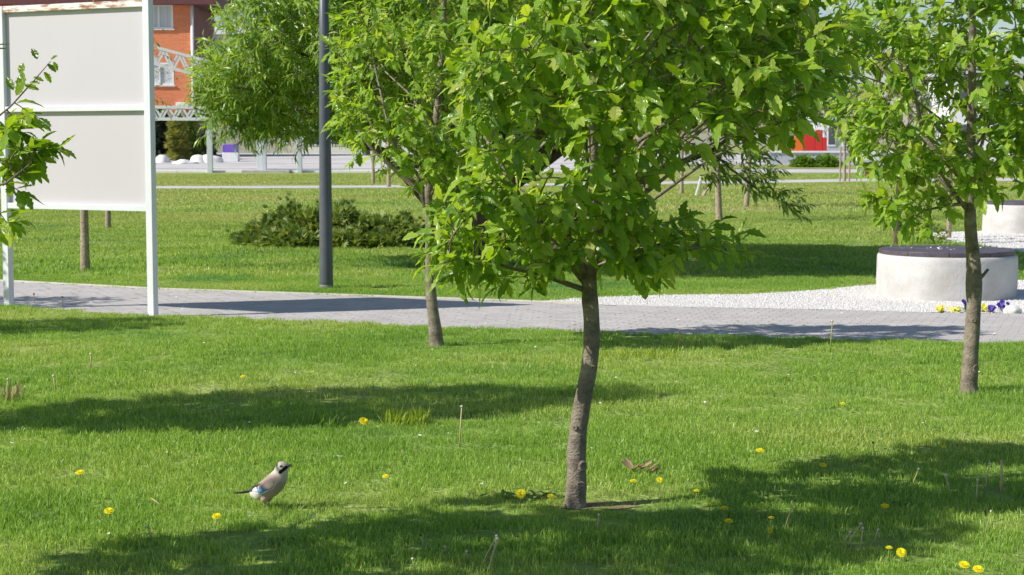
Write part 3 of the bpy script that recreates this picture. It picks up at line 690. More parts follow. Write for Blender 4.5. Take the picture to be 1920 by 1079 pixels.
t3o = make_tree('chestnut_tree', 'young tree with straight trunk in front of the round bench at the right edge', 'tree', 'young chestnut trees on the lawn', B3, t3, poly3, 700, 9, 0.108, M['leaf'], CHEST, 0.95, n_branch=9, cx=0.0, seed=13, first_z=1.3, explicit=ex3, extra_pts=around([(1770, 380), (1715, 400), (1665, 380), (1740, 420), (1690, 395), (1650, 365)], B3, Y3, 4, 18, -0.12), twig_len=0.14, inset=0.08, clump=0.7)
p0 = A(1845, 515, Y3) - B3; p1 = A(1853, 505, Y3) - B3
b = MB(); b.tube([A(1832, 528, Y3) - B3, p0, p1], [0.016, 0.012, 0.010], 8); b.build('branch_stub', M['bark'], t3o, smooth=True)
# healed branch scars on the two nearest trunks
def scar(px, py, w, h, base, Y, parent, rtrunk, off):
    c = A(px, py, Y) - base; c.y = -math.sqrt(max(rtrunk ** 2 - off ** 2, 0)) + 0.003; s_ = Y / F
    b = MB(); b.lathe([(0.0, 0.006), (w * s_ * 0.28, 0.005), (w * s_ * 0.36, 0.009), (w * s_ * 0.5, 0.005), (w * s_ * 0.62, -0.006)], 14)
    b.v = [(v[0], -v[2], v[1] * h / w) for v in b.v]; b.f = [tuple(reversed(f)) for f in b.f]
    o = b.build('branch_scar', M['bark'], parent, smooth=True); o.location = c; o.rotation_euler = (0, 0, math.asin(max(-1, min(1, off / rtrunk))))
for px, py, w, h, off in ((1092, 872, 16, 20, 0.018), (1078, 800, 10, 9, -0.015), (1112, 690, 10, 12, 0.016), (1088, 905, 18, 10, 0.010)): scar(px, py, w, h, B1, Y1, t1o, 0.048, off)
for px, py, w, h, off in ((1832, 540, 13, 12, 0.018), (1822, 600, 9, 7, -0.005), (1826, 690, 12, 16, 0.016)): scar(px, py, w, h, B3, Y3, t3o, 0.055, off)
# tree just outside the left edge, its branch reaching into the picture
B4 = Vector((-2.95, 6.38, NZ))
t4 = [((0, 0, 0), 0.055), ((0.02, 0, 0.5), 0.048), ((0.0, 0.02, 1.1), 0.045), ((0.02, 0, 1.8), 0.035), ((0, 0, 2.6), 0.024), ((0, 0, 3.8), 0.008)]
poly4 = [(-0.3, 1.2), (0.25, 1.25), (0.5, 1.45), (0.8, 1.75), (0.85, 2.0), (0.85, 2.5), (0.85, 3.0), (0.7, 3.5), (0.3, 3.95), (-0.3, 3.9), (-0.8, 3.2), (-0.95, 2.5), (-0.9, 1.9), (-0.7, 1.4)]
def ext(pxs, Y, base): return [tuple(A(x, y, Y) - base) for x, y in pxs]
ex_pts = ext([(8, 260), (30, 285), (45, 300), (20, 320), (5, 335), (40, 310), (60, 285), (12, 345), (50, 325), (82, 275), (35, 330), (58, 300), (0, 305), (20, 300)], 7.7, B4) + ext([(10, 250), (0, 400), (-5, 420)], 7.65, B4) + ext([(-5, 235), (12, 222), (30, 195), (20, 215), (0, 250)], 7.75, B4)
lb = [tuple(A(x, y, 7.7) - B4) for x, y in ((-260, 380), (-120, 370), (10, 345), (60, 305))]
lb2 = [tuple(A(x, y, 7.75) - B4) for x, y in ((-220, 340), (-60, 265), (20, 200), (65, 150), (95, 115))]
ex4 = [([Vector((0.02, 0, 1.25))] + [Vector(v) for v in lb], [0.016, 0.013, 0.009, 0.006, 0.003]), ([Vector((0.0, 0, 1.35))] + [Vector(v) for v in lb2], [0.014, 0.01, 0.006, 0.004, 0.003, 0.0015])]
t4o = make_tree('chestnut_tree', 'tree outside the left edge, one leafy branch reaching in before the white board', 'tree', 'young chestnut trees on the lawn', B4, t4, poly4, 800, 9, 0.10, M['leaf'], CHEST, 0.8, n_branch=9, cx=0.0, seed=14, first_z=1.2, explicit=ex4, extra_pts=ex_pts, twig_len=0.12)
# small leaves of the upper sprig
for (x, y, dx, dy, s) in ((70, 112, -0.3, 0.8, 0.06), (88, 120, 0.5, -0.3, 0.055), (82, 135, 0.5, -0.6, 0.06), (62, 145, 0.7, -0.1, 0.05), (95, 112, 0.5, 0.4, 0.04), (100, 116, 0.4, -0.7, 0.045), (55, 155, 0.8, 0.1, 0.05), (38, 140, 0.1, 0.9, 0.06), (35, 170, 0.2, 0.9, 0.085), (30, 180, 0.4, 0.8, 0.08), (45, 160, 0.9, -0.1, 0.07), (25, 170, -0.3, 0.8, 0.07)):
    me = t4o.children[-2].data if False else None
    p = A(x, y, 7.75) - B4
    m3 = frames(np.array([[dx, random.uniform(-0.3, 0.3), dy - 0.1]]), np.array([[0.2, -0.6, 0.6]]), np.array([s]))[0]
    o = link('leaf', bpy.data.meshes['leaf'], t4o); mm = Matrix([list(r) for r in m3]).to_4x4(); mm.translation = p; o.matrix_basis = mm
# more trees standing left of the picture; their shadows cross the lawn and the path
for i, (x, y, h, r, zb, lab) in enumerate(((-4.5, 10.5, 4.5, 0.78, 1.15, 'tree left of the picture whose long shadow crosses the middle of the lawn'),
                                   (-7.6, 15.7, 3.6, 0.6, 1.6, 'tree left of the picture whose shadow lies on the lawn before the white board'),
                                   (-8.9, 18.7, 3.4, 0.8, 1.5, 'tree left of the picture whose shadow lies on the path under the white board'))):
    base = Vector((x, y, NZ if i < 2 else 0.0))
    poly = [(-0.3 * r, zb), (0.45 * r, zb), (0.95 * r, zb + 0.35), (r, zb + 0.9), (0.9 * r, zb + 0.55 * (h - zb)), (0.5 * r, h - 0.35), (0.1 * r, h), (-0.5 * r, h - 0.4), (-r, zb + 0.5 * (h - zb)), (-0.9 * r, zb + 0.4)]
    make_tree('chestnut_tree', lab, 'tree', 'young chestnut trees on the lawn', base, [((0, 0, 0), 0.055), ((0.02, 0, zb), 0.045), ((0, 0, h * 0.6), 0.03), ((0, 0, h * 0.97), 0.008)], poly, (900, 260, 280)[i], 9, 0.105, M['leaf'], CHEST_LO, r * 0.9, n_branch=8, n_single=0, seed=20 + i, first_z=zb, cx=0)

# big willow behind the path
B5 = P(905, 500); Y5 = B5.y
t5 = [((0, 0, -0.02), 0.30), ((0, 0, 0.25), 0.24), ((0.05, 0, 0.8), 0.18), ((0.15, 0.1, 1.6), 0.15), ((0.3, 0.1, 2.6), 0.12), ((0.45, 0, 3.8), 0.08), ((0.5, 0, 5.2), 0.03)]
poly5 = local([(395, 215), (420, 262), (500, 272), (570, 285), (680, 262), (760, 230), (900, 250), (1050, 250), (1200, 240), (1290, 235), (1360, 240), (1430, 235), (1480, 190), (1500, 140), (1480, 40), (1420, -120), (1300, -260), (1100, -340), (900, -350), (700, -260), (580, -130), (500, -10), (435, 75), (385, 140)], B5, Y5)
ex5 = [limb(l, B5, Y5) for l in ([(905, 490, 22, 0), (1050, 400, 18, 0.1), (1255, 312, 14, -0.1), (1330, 285, 9, -0.2), (1440, 200, 4, -0.3)], [(895, 480, 20, 0), (880, 430, 18, 0.3), (800, 300, 14, 0.5), (640, 150, 8, 0.6), (480, 120, 4, 0.4)], [(915, 480, 20, 0), (940, 420, 16, -0.4), (1000, 250, 12, -1.0), (1100, 50, 6, -1.5)], [(885, 490, 18, 0), (850, 440, 15, -0.3), (720, 280, 10, -0.6), (560, 200, 5, -0.6)], [(1330, 285, 5, -0.2), (1370, 320, 3.5, -0.35), (1420, 360, 2.5, -0.4), (1470, 382, 1.2, -0.4)])]
ext5 = [tuple(A(random.uniform(1250, 1440), random.uniform(268, 335), Y5 + random.uniform(-0.6, 0.2)) - B5) for _ in range(22)] + [tuple(A(x + random.uniform(-12, 12), y + random.uniform(-14, 12), Y5 - 0.4) - B5) for x, y in ((1395, 335), (1420, 355), (1440, 366), (1462, 378), (1470, 384), (1380, 320), (1350, 330)) for _ in range(2)]
make_tree('willow_tree', 'large willow with narrow leaves behind the path, spreading from the lamp post to the bench', 'tree', None, B5, t5, poly5, 7000, 22, 0.175, M['willow_leaf'], WILLOW, 3.4, n_branch=16, cx=0.3, seed=15, first_z=0.9, explicit=ex5, bark='bark_dark', twig_len=0.42, droop=0.5, upness=0.6, twig_k=0.5, extra_pts=ext5, inset=0.15)
print('trees done')
# spreading juniper by the lamp post
def spray_template():
    vs = [(0, 0, 0)]; fs = []
    for k, a in enumerate((-0.6, -0.2, 0.25, 0.6)):
        c, s = math.cos(a), math.sin(a); L = 1.0 - 0.25 * abs(a); w = 0.10
        b = len(vs); vs += [(c * L * 0.45 - s * w, s * L * 0.45 + c * w, 0.05), (c * L * 0.45 + s * w, s * L * 0.45 - c * w, 0.05), (c * L, s * L, -0.05)]
        fs += [(0, b + 1, b + 2, b)]
    v = np.array(vs); return v, fs, np.zeros(len(v)), np.zeros(len(v))
SPRAY = [spray_template()]
def shrub(name, label, cat, base, mounds, n, size, material, stems=True, bark='bark_dark', group=None):
    rs = np.random.default_rng(len(label)); root = empty(name, base, label, cat, group); Pp = []; D = []; Nn = []
    tot = sum(m[3] * m[4] for m in mounds)
    for (mx, my, mz, rx, rz) in mounds:
        k = int(n * rx * rz / tot); v = rs.normal(0, 1, (k, 3)); v[:, 2] = np.abs(v[:, 2]) * 1.1 - 0.15; v /= np.linalg.norm(v, axis=1, keepdims=True)
        lump = 1 + 0.24 * np.sin(v[:, 0] * 8 + mx * 5) * np.sin(v[:, 2] * 7 + my * 3) + 0.15 * np.sin(v[:, 1] * 9 + mx) + np.where(rs.uniform(size=k) < 0.06, 0.22, 0)
        rr = (rs.uniform(0.45, 1.0, k) ** 0.5 * lump)[:, None]
        p = v * rr * np.array([rx, rx * 0.9, rz]) + np.array([mx, my, mz]); p[:, 2] = np.maximum(p[:, 2], 0.03)
        Pp.append(p); d = v * np.array([1, 1, 0.7]) + np.array([0, 0, 0.25]) + rs.normal(0, 0.35, (k, 3)); D.append(d); Nn.append(np.array([0, 0, 1]) + rs.normal(0, 0.6, (k, 3)))
        if stems:
            for s in range(4):
                a = rs.uniform(0, 6.28); e = Vector((mx + math.cos(a) * rx * 0.8, my + math.sin(a) * rx * 0.7, mz + rz * rs.uniform(0.3, 0.8)))
                b = MB(); b.tube([Vector((mx * 0.4, my * 0.4, 0)), Vector((mx * 0.7, my * 0.7, mz + 0.1)), e], [0.025, 0.018, 0.006], 6); b.build('branch', M[bark], root, smooth=True)
    Pp = np.concatenate(Pp); D = np.concatenate(D); Nn = np.concatenate(Nn); sz = size * rs.uniform(0.6, 1.4, len(Pp))
    me = scatter_mesh('foliage', SPRAY, frames(D, Nn, sz), Pp, rs.uniform(0, 0.99, len(Pp)), material); tag(link('foliage', me, root), kind='stuff')
    return root
BJ = P(612, 462)
def mj(x, ytop, wpx, dy=0.0):
    s = BJ.y / F; return ((x - 612) * s, dy, 0.04, wpx * s / 2, (460 - ytop) * s)
shrub('juniper_bush', 'low spreading dark green juniper bush behind the lamp post', 'bush', BJ, [mj(505, 420, 130, 0.1), mj(555, 392, 130, 0.3), mj(600, 394, 120, 0), mj(650, 398, 110, 0.2), mj(690, 410, 120, -0.1), mj(735, 412, 130, 0.1), mj(550, 430, 130, -0.5), mj(650, 434, 120, -0.5), mj(720, 436, 100, -0.5), mj(480, 434, 70, 0)], 9500, 0.12, M['juniper'])

# saplings and trunks further back
def far_tree(name, label, base_px, wpx, h, cr, zb, leafmat, n=150, leaf=0.14, bark='bark_pale', group='saplings across the park', lean=0.0, per=9, temps=None, crown_dx=0.0, Yset=None):
    base = P(*base_px) if Yset is None else Vector((A(base_px[0], 300, Yset).x, Yset, gz(Yset)))
    r = wpx * base.y / F / 2
    poly = [(-0.35 * cr, zb), (0.4 * cr, zb), (0.95 * cr, zb + 0.25 * (h - zb)), (cr, zb + 0.5 * (h - zb)), (0.6 * cr, h - 0.15 * (h - zb)), (0.1 * cr, h), (-0.55 * cr, h - 0.18 * (h - zb)), (-cr, zb + 0.45 * (h - zb)), (-0.85 * cr, zb + 0.15 * (h - zb))]
    poly = [(x + crown_dx, z) for x, z in poly]
    tr = [((0, 0, -0.02), r * 1.15), ((lean * 0.3, 0, 0.25 * zb + 0.1), r), ((lean * 0.7, 0, zb), r * 0.8), ((lean + crown_dx, 0, zb + 0.5 * (h - zb)), r * 0.5), ((lean + crown_dx, 0, h * 0.97), r * 0.12)]
    return make_tree(name, label, 'tree', group, base, tr, poly, n, per, leaf, leafmat, temps or CHEST_LO, cr * 0.95, n_branch=7, n_single=0, bark=bark, seed=int(base_px[0]) % 97 + 30, first_z=zb * 0.95, cx=crown_dx, twig_len=0.3)
far_tree('young_tree', 'slim brown trunk standing behind the lower edge of the white board, nearer of two', (160, 508), 16, 3.95, 1.35, 1.9, M['spring_leaf'], n=130, leaf=0.07, bark='bark_pale', per=7)
far_tree('young_tree', 'slim grey trunk showing below the white board, farther of two', (203, 430), 10, 4.6, 1.2, 2.4, M['spring_leaf'], n=90, leaf=0.08, per=7)
far_tree('young_tree', 'dark straight trunk rising just behind the left side of the round bench', (1683, 459), 14, 4.6, 1.0, 1.7, M['leaf'], n=120, leaf=0.11, bark='bark_dark')
far_tree('young_tree', 'brown leaning trunk seen in the gap right of the nearest tree, closest of three there', (1349, 416), 12, 5.2, 1.5, 2.1, M['willow_leaf'], n=150, leaf=0.15, lean=-0.12, temps=WILLOW, per=14)
far_tree('young_tree', 'pale leaning trunk seen in the gap right of the nearest tree, rightmost of three there', (1399, 388), 9, 5.6, 1.6, 2.3, M['far_leaf'], n=110, leaf=0.16, lean=0.15)
far_tree('young_tree', 'thin trunk seen in the gap beside the white trestle, farthest of three there', (1278, 366), 7, 6.0, 1.8, 2.6, M['far_leaf'], n=110, leaf=0.18)
far_tree('young_tree', 'thin pale trunk with a kinked stem left of the second tree, by the far footpath', (729, 351), 7, 5.6, 1.5, 2.6, M['far_leaf'], n=90, leaf=0.2)
far_tree('young_tree', 'thin pale trunk left of the second tree standing beyond the far footpath', (700, 345), 6, 5.6, 1.6, 2.7, M['far_leaf'], n=90, leaf=0.2)
far_tree('young_tree', 'thin pale sapling tied between two stakes left of the white stall', (1583, 340), 6, 5.4, 1.6, 2.2, M['far_leaf'], n=90, leaf=0.2)
stk = P(1583, 341)
for i, (dx, l) in enumerate(((-0.22, 'pale wooden stake left of the tied sapling'), (0.24, 'pale wooden stake right of the tied sapling'))):
    b = MB(); b.tube([(0, 0, 0), (0.02, 0, 1.7)], 0.045, 8); o = b.build('stake', M['bark_pale'], loc=(stk.x + dx, stk.y, 0)); tag(o, l, 'stake', 'stakes of the tied sapling')
# distant trees beyond the plaza
for i, (x, Y, top, crm, lab) in enumerate(((690, 150, 120, 4.0, 'distant tree beyond the plaza left of the second trunk'), (800, 160, 80, 4.8, 'distant tree beyond the plaza behind the second tree'), (930, 150, 100, 4.5, 'distant tree beyond the plaza left behind the nearest tree'), (1080, 158, 70, 4.8, 'distant tree beyond the plaza straight behind the nearest trunk'),
     (1220, 150, 90, 4.6, 'distant tree beyond the plaza above the red and white kiosk'), (1360, 160, 75, 5.0, 'distant tree beyond the plaza above the gap in the leaves'), (1500, 152, 30, 4.5, 'distant tree behind the red and orange play wall'), (1640, 160, 15, 5.0, 'distant grey green tree behind the white stall'), (1790, 165, 50, 5.0, 'distant tree behind the right-hand crown'))):
    zt = A(x, top, Y).z - gz(Y)
    far_tree('background_tree', lab, (x, 290), 8, zt, crm, 1.6, M['far_leaf'], n=190, leaf=0.6, group='trees beyond the plaza', per=10, temps=BROAD, Yset=Y)
# ================================================================== WHITE BOARD
PL = PZ(17, 572, NZ); PR = PZ(287, 587, NZ)
dv = (PR - PL); dv.z = 0; Wb = dv.length; rzb = math.atan2(dv.y, dv.x)
board = empty('notice_board', PL, 'tall blank white metal notice board on two posts at the left', 'notice board', rz=rzb)
H = 3.31; pw = 0.082
for x in (0, Wb):
    b = MB(); b.box((x, 0, H / 2 - 0.02), (pw, pw, H + 0.04)); b.build('post', M['white_paint'], board, bevel=0.004)
x0, x1 = pw / 2, Wb - pw / 2
for z, h, m in ((H - 0.035, 0.07, 'rusty'), (2.18, 0.058, 'white_paint'), (1.115, 0.062, 'white_paint')):
    b = MB(); b.box(((x0 + x1) / 2, 0, z), (x1 - x0 - 0.002, 0.07, h)); o = b.build('rail', M[m], board, bevel=0.003)
    if m == 'rusty': o['label'] = 'rusty top rail'
for z0, z1 in ((2.18 + 0.029, H - 0.07), (1.115 + 0.031, 2.18 - 0.029)):
    b = MB(); b.box(((x0 + x1) / 2, 0.014, (z0 + z1) / 2), (x1 - x0 - 0.002, 0.004, z1 - z0 - 0.003))
    b.build('panel', M['panel'], board)
# ================================================================== LAMP POST
LB = P(612, 542)
lamp = empty('lamp_post', LB, 'dark grey round lamp post standing beyond the path', 'lamp post')
b = MB(); b.lathe([(0.0, -0.03), (0.088, -0.03), (0.088, 0.10), (0.086, 0.4), (0.078, 1.5), (0.066, 3.0), (0.052, 4.6), (0.0, 4.6)], 28); b.build('pole', M['lamp'], lamp, smooth=True)
b = MB(); b.lathe([(0.0895, -0.02), (0.0895, 0.055), (0.087, 0.06)], 28); b.build('base_collar', M['dust'], lamp, smooth=True)
b = MB(); b.lathe([(0.0, 4.6), (0.09, 4.61), (0.30, 4.66), (0.31, 4.70), (0.10, 4.76), (0.0, 4.77)], 28); b.build('lamp_head', M['lamp'], lamp, smooth=True)
# ================================================================== ROUND BENCHES
def round_bench(label, c, Rr, Ht, seed):
    root = empty('round_bench', c, label, 'bench', 'round plastered benches')
    rs = random.Random(seed); ph = [rs.uniform(0, 6) for _ in range(4)]
    wob = lambda a, z: 1 + 0.006 * math.sin(3 * a + ph[0] + 4 * z) + 0.004 * math.sin(7 * a + ph[1] - 6 * z)
    lt = 0.055; hb = Ht - lt
    b = MB(); b.lathe([(Rr, -0.03), (Rr, 0.1), (Rr * 1.003, 0.25), (Rr, hb - 0.06), (Rr * 0.994, hb - 0.02), (Rr * 0.97, hb), (Rr * 0.6, hb + 0.002), (0, hb + 0.002)], 72, wob=wob); b.build('wall', M['plaster'], root, smooth=True)
    n = 10; ri = Rr * 0.08; ro = Rr * 0.965
    for k in range(n):
        a0 = 2 * math.pi * k / n + 0.004 + 0.11; a1 = 2 * math.pi * (k + 1) / n - 0.004 + 0.11; b = MB(); m = 8; vs = []
        z0 = hb + 0.004; z1 = Ht + rs.uniform(-0.002, 0.002)
        for z in (z0, z1):
            for i in range(m + 1):
                a = a0 + (a1 - a0) * i / m; vs.append((ro * math.cos(a), ro * math.sin(a), z))
            for i in range(m + 1):
                a = a1 - (a1 - a0) * i / m; vs.append((ri * math.cos(a), ri * math.sin(a), z))
        q = 2 * (m + 1)
        fs = [tuple(range(q - 1, -1, -1)), tuple(range(q, 2 * q))] + [(i, (i + 1) % q, q + (i + 1) % q, q + i) for i in range(q)]
        b.add(vs, fs); b.build('seat_board', M['deck'], root, bevel=0.006)
    b = MB(); b.lathe([(ri * 0.94, hb + 0.004), (ri * 0.94, Ht - 0.004), (0, Ht - 0.003)], 20); b.build('centre_cap', M['deck'], root)
    return root
fy = P(1776, 567).y; RB = 129 * (fy + 0.8) / F
bench1 = Vector(((1776 - 960) / F * (fy + RB), fy + RB, 0))
round_bench('round white plastered bench with dark seat boards beside the path at the right', bench1, RB, CAMH - (467 - 270) / F * (fy + RB), 1)
Yb2 = 35.9; bench2 = Vector((885 / F * Yb2 + RB, Yb2, 0))
round_bench('round white plastered bench farther back, cut off by the right edge', bench2, RB, 0.65, 2)
# fallen petals on seat, path, gravel and lawn
pt = [(np.array([(0, -0.4, 0), (0.6, -0.5, 0.15), (1, 0, 0.3), (0.6, 0.5, 0.15), (0, 0.4, 0.0)]), [(0, 1, 2, 3, 4)], np.zeros(5), np.zeros(5))]
def petals(q, z, size, name='petal_litter'):
    n = len(q); a = rng.uniform(0, 6.28, n); d = np.column_stack([np.cos(a), np.sin(a), np.zeros(n)])
    me = scatter_mesh(name, pt, frames(d, np.tile([0, 0, 1.0], (n, 1)) + rng.normal(0, 0.3, (n, 3)), size * rng.uniform(0.6, 1.4, n)), np.column_stack([q, np.full(n, z) if np.isscalar(z) else z]), rng.uniform(0, 1, n), M['petal'])
    return tag(link(name, me), kind='stuff')
zt = CAMH - (467 - 270) / F * (fy + RB)
b1 = np.array(bench1.xy); q = np.concatenate([b1 + rng.normal(0, [0.18, 0.28], (26, 2)) + np.array([-0.2, 0.05]), b1 + np.array([0.5, 0.3]) + rng.normal(0, 0.1, (4, 2))])
petals(q, zt + 0.004, 0.022)
qa = rng.uniform([-7, 15], [8, 24], (900, 2)); qa = qa[inpoly(qa, path_poly)]; petals(qa[:60], 0.02, 0.024)
qa = rng.uniform([-3, 7.5], [4, 15], (90, 2)); petals(qa, NZ + rng.uniform(0.02, 0.05, 90), 0.016)
# ================================================================== PANSIES AND STONE AT THE GRAVEL EDGE
PET = leaf_template(n=4, serr=0, droop=0.15, fold=-0.1, Wd=0.95, petiole=0.0)
def pansy(px, py, colour, size, label, n_fl, wide):
    base = P(px, py); root = empty('pansy', base, label, 'flower', 'pansies along the gravel edge'); rs = np.random.default_rng(int(px))
    nl = 26; a = rs.uniform(0, 6.28, nl); d = np.column_stack([np.cos(a), np.sin(a), rs.uniform(0.1, 1.0, nl)])
    pos = np.column_stack([rs.normal(0, wide * 0.4, nl), rs.normal(0, wide * 0.3, nl), rs.uniform(0.0, size * 0.5, nl)])
    me = scatter_mesh('foliage', CHEST_LO, frames(d, np.tile([0, 0, 1.0], (nl, 1)), rs.uniform(0.03, 0.055, nl)), pos, rs.uniform(0, 1, nl), M['rosette']); tag(link('foliage', me, root), kind='stuff')
    for k in range(n_fl):
        c = Vector((rs.normal(0, wide * 0.45), rs.normal(-0.02, wide * 0.25), size * rs.uniform(0.55, 1.05)))
        nrm = Vector((rs.normal(0, 0.4), -1, rs.uniform(0.1, 0.8))).normalized(); x = nrm.cross(Vector((0, 0, 1))).normalized(); y = x.cross(nrm)
        dd = np.array([tuple(x * math.cos(t) + y * math.sin(t) + nrm * 0.2) for t in (0.3, 1.2, 1.95, 2.85, 4.71)])
        me = scatter_mesh('bloom', [PET], frames(dd, np.tile(tuple(nrm), (5, 1)), np.full(5, 0.031 * rs.uniform(0.85, 1.2))), np.tile(tuple(c), (5, 1)), rs.uniform(0, 1, 5), M[colour]); link('bloom', me, root)
    b = MB()
    for k in range(5): b.tube([(0, 0, 0), (rs.normal(0, wide * 0.2), rs.normal(0, 0.02), size * 0.7)], 0.003, 5)
    b.build('stem', M['green_stalk'], root)
pansy(1764, 587, 'pansy_y', 0.06, 'yellow pansies, leftmost clump at the gravel edge below the bench', 7, 0.055)
pansy(1795, 587, 'pansy_y', 0.05, 'low yellow and green pansy clump between the leftmost yellow and the first violet', 4, 0.06)
pansy(1810, 587, 'pansy_v', 0.13, 'violet pansy half hidden behind the left of the right-hand trunk', 5, 0.03)
pansy(1845, 587, 'pansy_y', 0.08, 'yellow pansies just right of the right-hand trunk', 6, 0.025)
pansy(1857, 588, 'pansy_v', 0.065, 'low violet pansies between the yellow clump and the tall violet one', 6, 0.035)
pansy(1880, 588, 'pansy_v', 0.12, 'tallest violet pansies left of the white stone', 11, 0.055)
b = MB(); bm = bmesh.new(); bmesh.ops.create_icosphere(bm, subdivisions=3, radius=1); rr = random.Random(5)
for v in bm.verts: v.co *= 1 + 0.12 * math.sin(v.co.x * 4 + 1) * math.sin(v.co.y * 5) + 0.06 * math.sin(v.co.z * 9)
b.add([(v.co.x * 0.10, v.co.y * 0.07, v.co.z * 0.065 + 0.03) for v in bm.verts], [tuple(v.index for v in f.verts) for f in bm.faces]); bm.free()
o = b.build('stone', M['stone'], smooth=True, loc=P(1897, 589)); tag(o, 'white rounded stone among the pansies at the gravel edge', 'stone')
bs = P(1752, 458)
shrub('small_plant', 'small leafy green plant sprouting behind the seat of the nearer bench', 'plant', P(1752, 452), [(0, 0, 0.02, 0.2, 0.3)], 140, 0.09, M['juniper'], stems=False)
b = MB(); b.tube([(0, 0, 0), (0.0, 0, 1.4)], 0.05, 8); o = b.build('stake', M['bark_pale'], loc=P(1779, 447)); tag(o, 'grey wooden stake behind the nearer bench, left of the right-hand trunk', 'stake')

# ================================================================== FAR LEFT: BRICK HOUSE, TRUSS CANOPY, CONIFERS
YH = 135.0; zg = gz(YH)
xr = A(362, 200, YH).x; hb0 = Vector((xr, YH, zg))
house = empty('brick_house', hb0, 'red brick house with white windows behind the white board', 'house')
Zof = lambda y, Y=YH: A(0, y, Y).z - zg
Lw = 22.0; dep = 10.0; top = Zof(10)
wins = [(-1.75 - 0.9, Zof(54), 2.45, Zof(8) - Zof(54)), (-1.75 - 0.9, Zof(160), 2.45, Zof(118) - Zof(160))]
wz = [(Zof(54), Zof(8)), (Zof(160), Zof(118))]
wxs = [-1.46 - 1.25, -1.46 - 6.3, -1.46 - 11.3, -1.46 - 16.3]
# front wall built round its openings
b = MB(); zs = [0, wz[1][0], wz[1][1], wz[0][0], wz[0][1], top]; ww = 2.5
edges = [-Lw] + sorted([v for c in wxs for v in (c - ww / 2, c + ww / 2)]) + [0]
for j in range(5):
    if j in (1, 3):
        for k in range(0, len(edges), 2): b.box(((edges[k] + edges[k + 1]) / 2, 0.15, (zs[j] + zs[j + 1]) / 2), (edges[k + 1] - edges[k], 0.3, zs[j + 1] - zs[j]))
    else: b.box((-Lw / 2, 0.15, (zs[j] + zs[j + 1]) / 2), (Lw, 0.3, zs[j + 1] - zs[j]))
b.build('wall', M['brick'], house)
for xw in (-0.15, -Lw + 0.15):
    b = MB(); b.box((xw, dep / 2 + 0.3, top / 2), (0.3, dep, top)); b.build('side_wall', M['side_wall'], house)
for (z0, z1) in wz:
    for cx in wxs:
        fr = MB(); t = 0.13; zc = (z0 + z1) / 2; hh = z1 - z0
        fr.box((cx - ww / 2 + t / 2, 0.06, zc), (t, 0.16, hh)); fr.box((cx + ww / 2 - t / 2, 0.06, zc), (t, 0.16, hh))
        fr.box((cx, 0.06, z0 + t / 2), (ww - 2 * t, 0.16, t)); fr.box((cx, 0.06, z1 - t / 2), (ww - 2 * t, 0.16, t))
        fr.box((cx + 0.13, 0.06, zc), (t * 0.8, 0.15, hh - 2 * t)); fr.box((cx, -0.03, z0 - 0.06), (ww + 0.2, 0.2, 0.08))
        w = fr.build('window', M['upvc'], house)
        g = MB(); g.box((cx, 0.10, zc), (ww - 2 * t, 0.02, hh - 2 * t)); g.build('pane', M['curtain'], w)
b = MB(); b.box((-Lw / 2 + 0.9, dep / 2 - 0.1, top + 0.25), (Lw + 2.2, dep + 1.6, 0.5)); b.add([(-Lw - 0.3, -0.9, top + 0.5), (2.0, -0.9, top + 0.5), (2.0, dep + 0.7, top + 0.5), (-Lw - 0.3, dep + 0.7, top + 0.5), (-Lw - 0.3, dep / 2, top + 4.0), (2.0, dep / 2, top + 4.0)], [(0, 1, 5, 4), (2, 3, 4, 5), (1, 2, 5), (3, 0, 4)]); b.build('roof', M['fascia'], house)
b = MB(); b.tube([(0.05, -0.12, 0), (0.05, -0.12, top + 0.1)], 0.13, 10); b.build('downpipe', M['upvc'], house, smooth=True)
b = MB(); b.tube([(1.85, 3.0, top - 1.0), (1.95, 3.0, top - 0.1)], 0.1, 8); b.tube([(0.0, 3.0, top - 4.5), (1.85, 3.0, top - 1.0)], 0.06, 8); b.build('gutter_pipe', M['upvc'], house, smooth=True)
b = MB(); zc = Zof(197); b.box((-0.75, -0.25, zc), (1.05, 0.45, 0.38)); b.box((-0.75, -0.49, zc), (0.9, 0.04, 0.25)); b.build('air_conditioner', M['upvc'], house, bevel=0.03)
# grey roofed house behind
YG = 175.0; g0 = Vector((A(440, 200, YG).x, YG, gz(YG))); zz = lambda y: A(0, y, YG).z - gz(YG)
gh = empty('grey_roofed_house', g0, 'distant house with pale grey metal roof between brick house and willow', 'house')
b = MB(); b.box((1, 6, zz(62) / 2), (11, 10, zz(62))); b.build('wall', M['concrete'], gh)
b = MB(); b.add([(-5, 0.5, zz(64)), (7, 0.5, zz(64)), (7, 6, zz(38)), (-5, 6, zz(38)), (-5, 11.5, zz(64)), (7, 11.5, zz(64))], [(0, 1, 2, 3), (3, 2, 5, 4), (0, 3, 4), (1, 5, 2)]); b.build('roof', M['tin'], gh)
b = MB()
for k in range(24): b.box((-5 + k * 0.52, 5.9, zz(38) + 0.12), (0.2, 0.1, 0.35))
b.box((1, 5.9, zz(38) + 0.3), (12, 0.08, 0.06)); b.build('snow_guard', M['lamp'], gh)

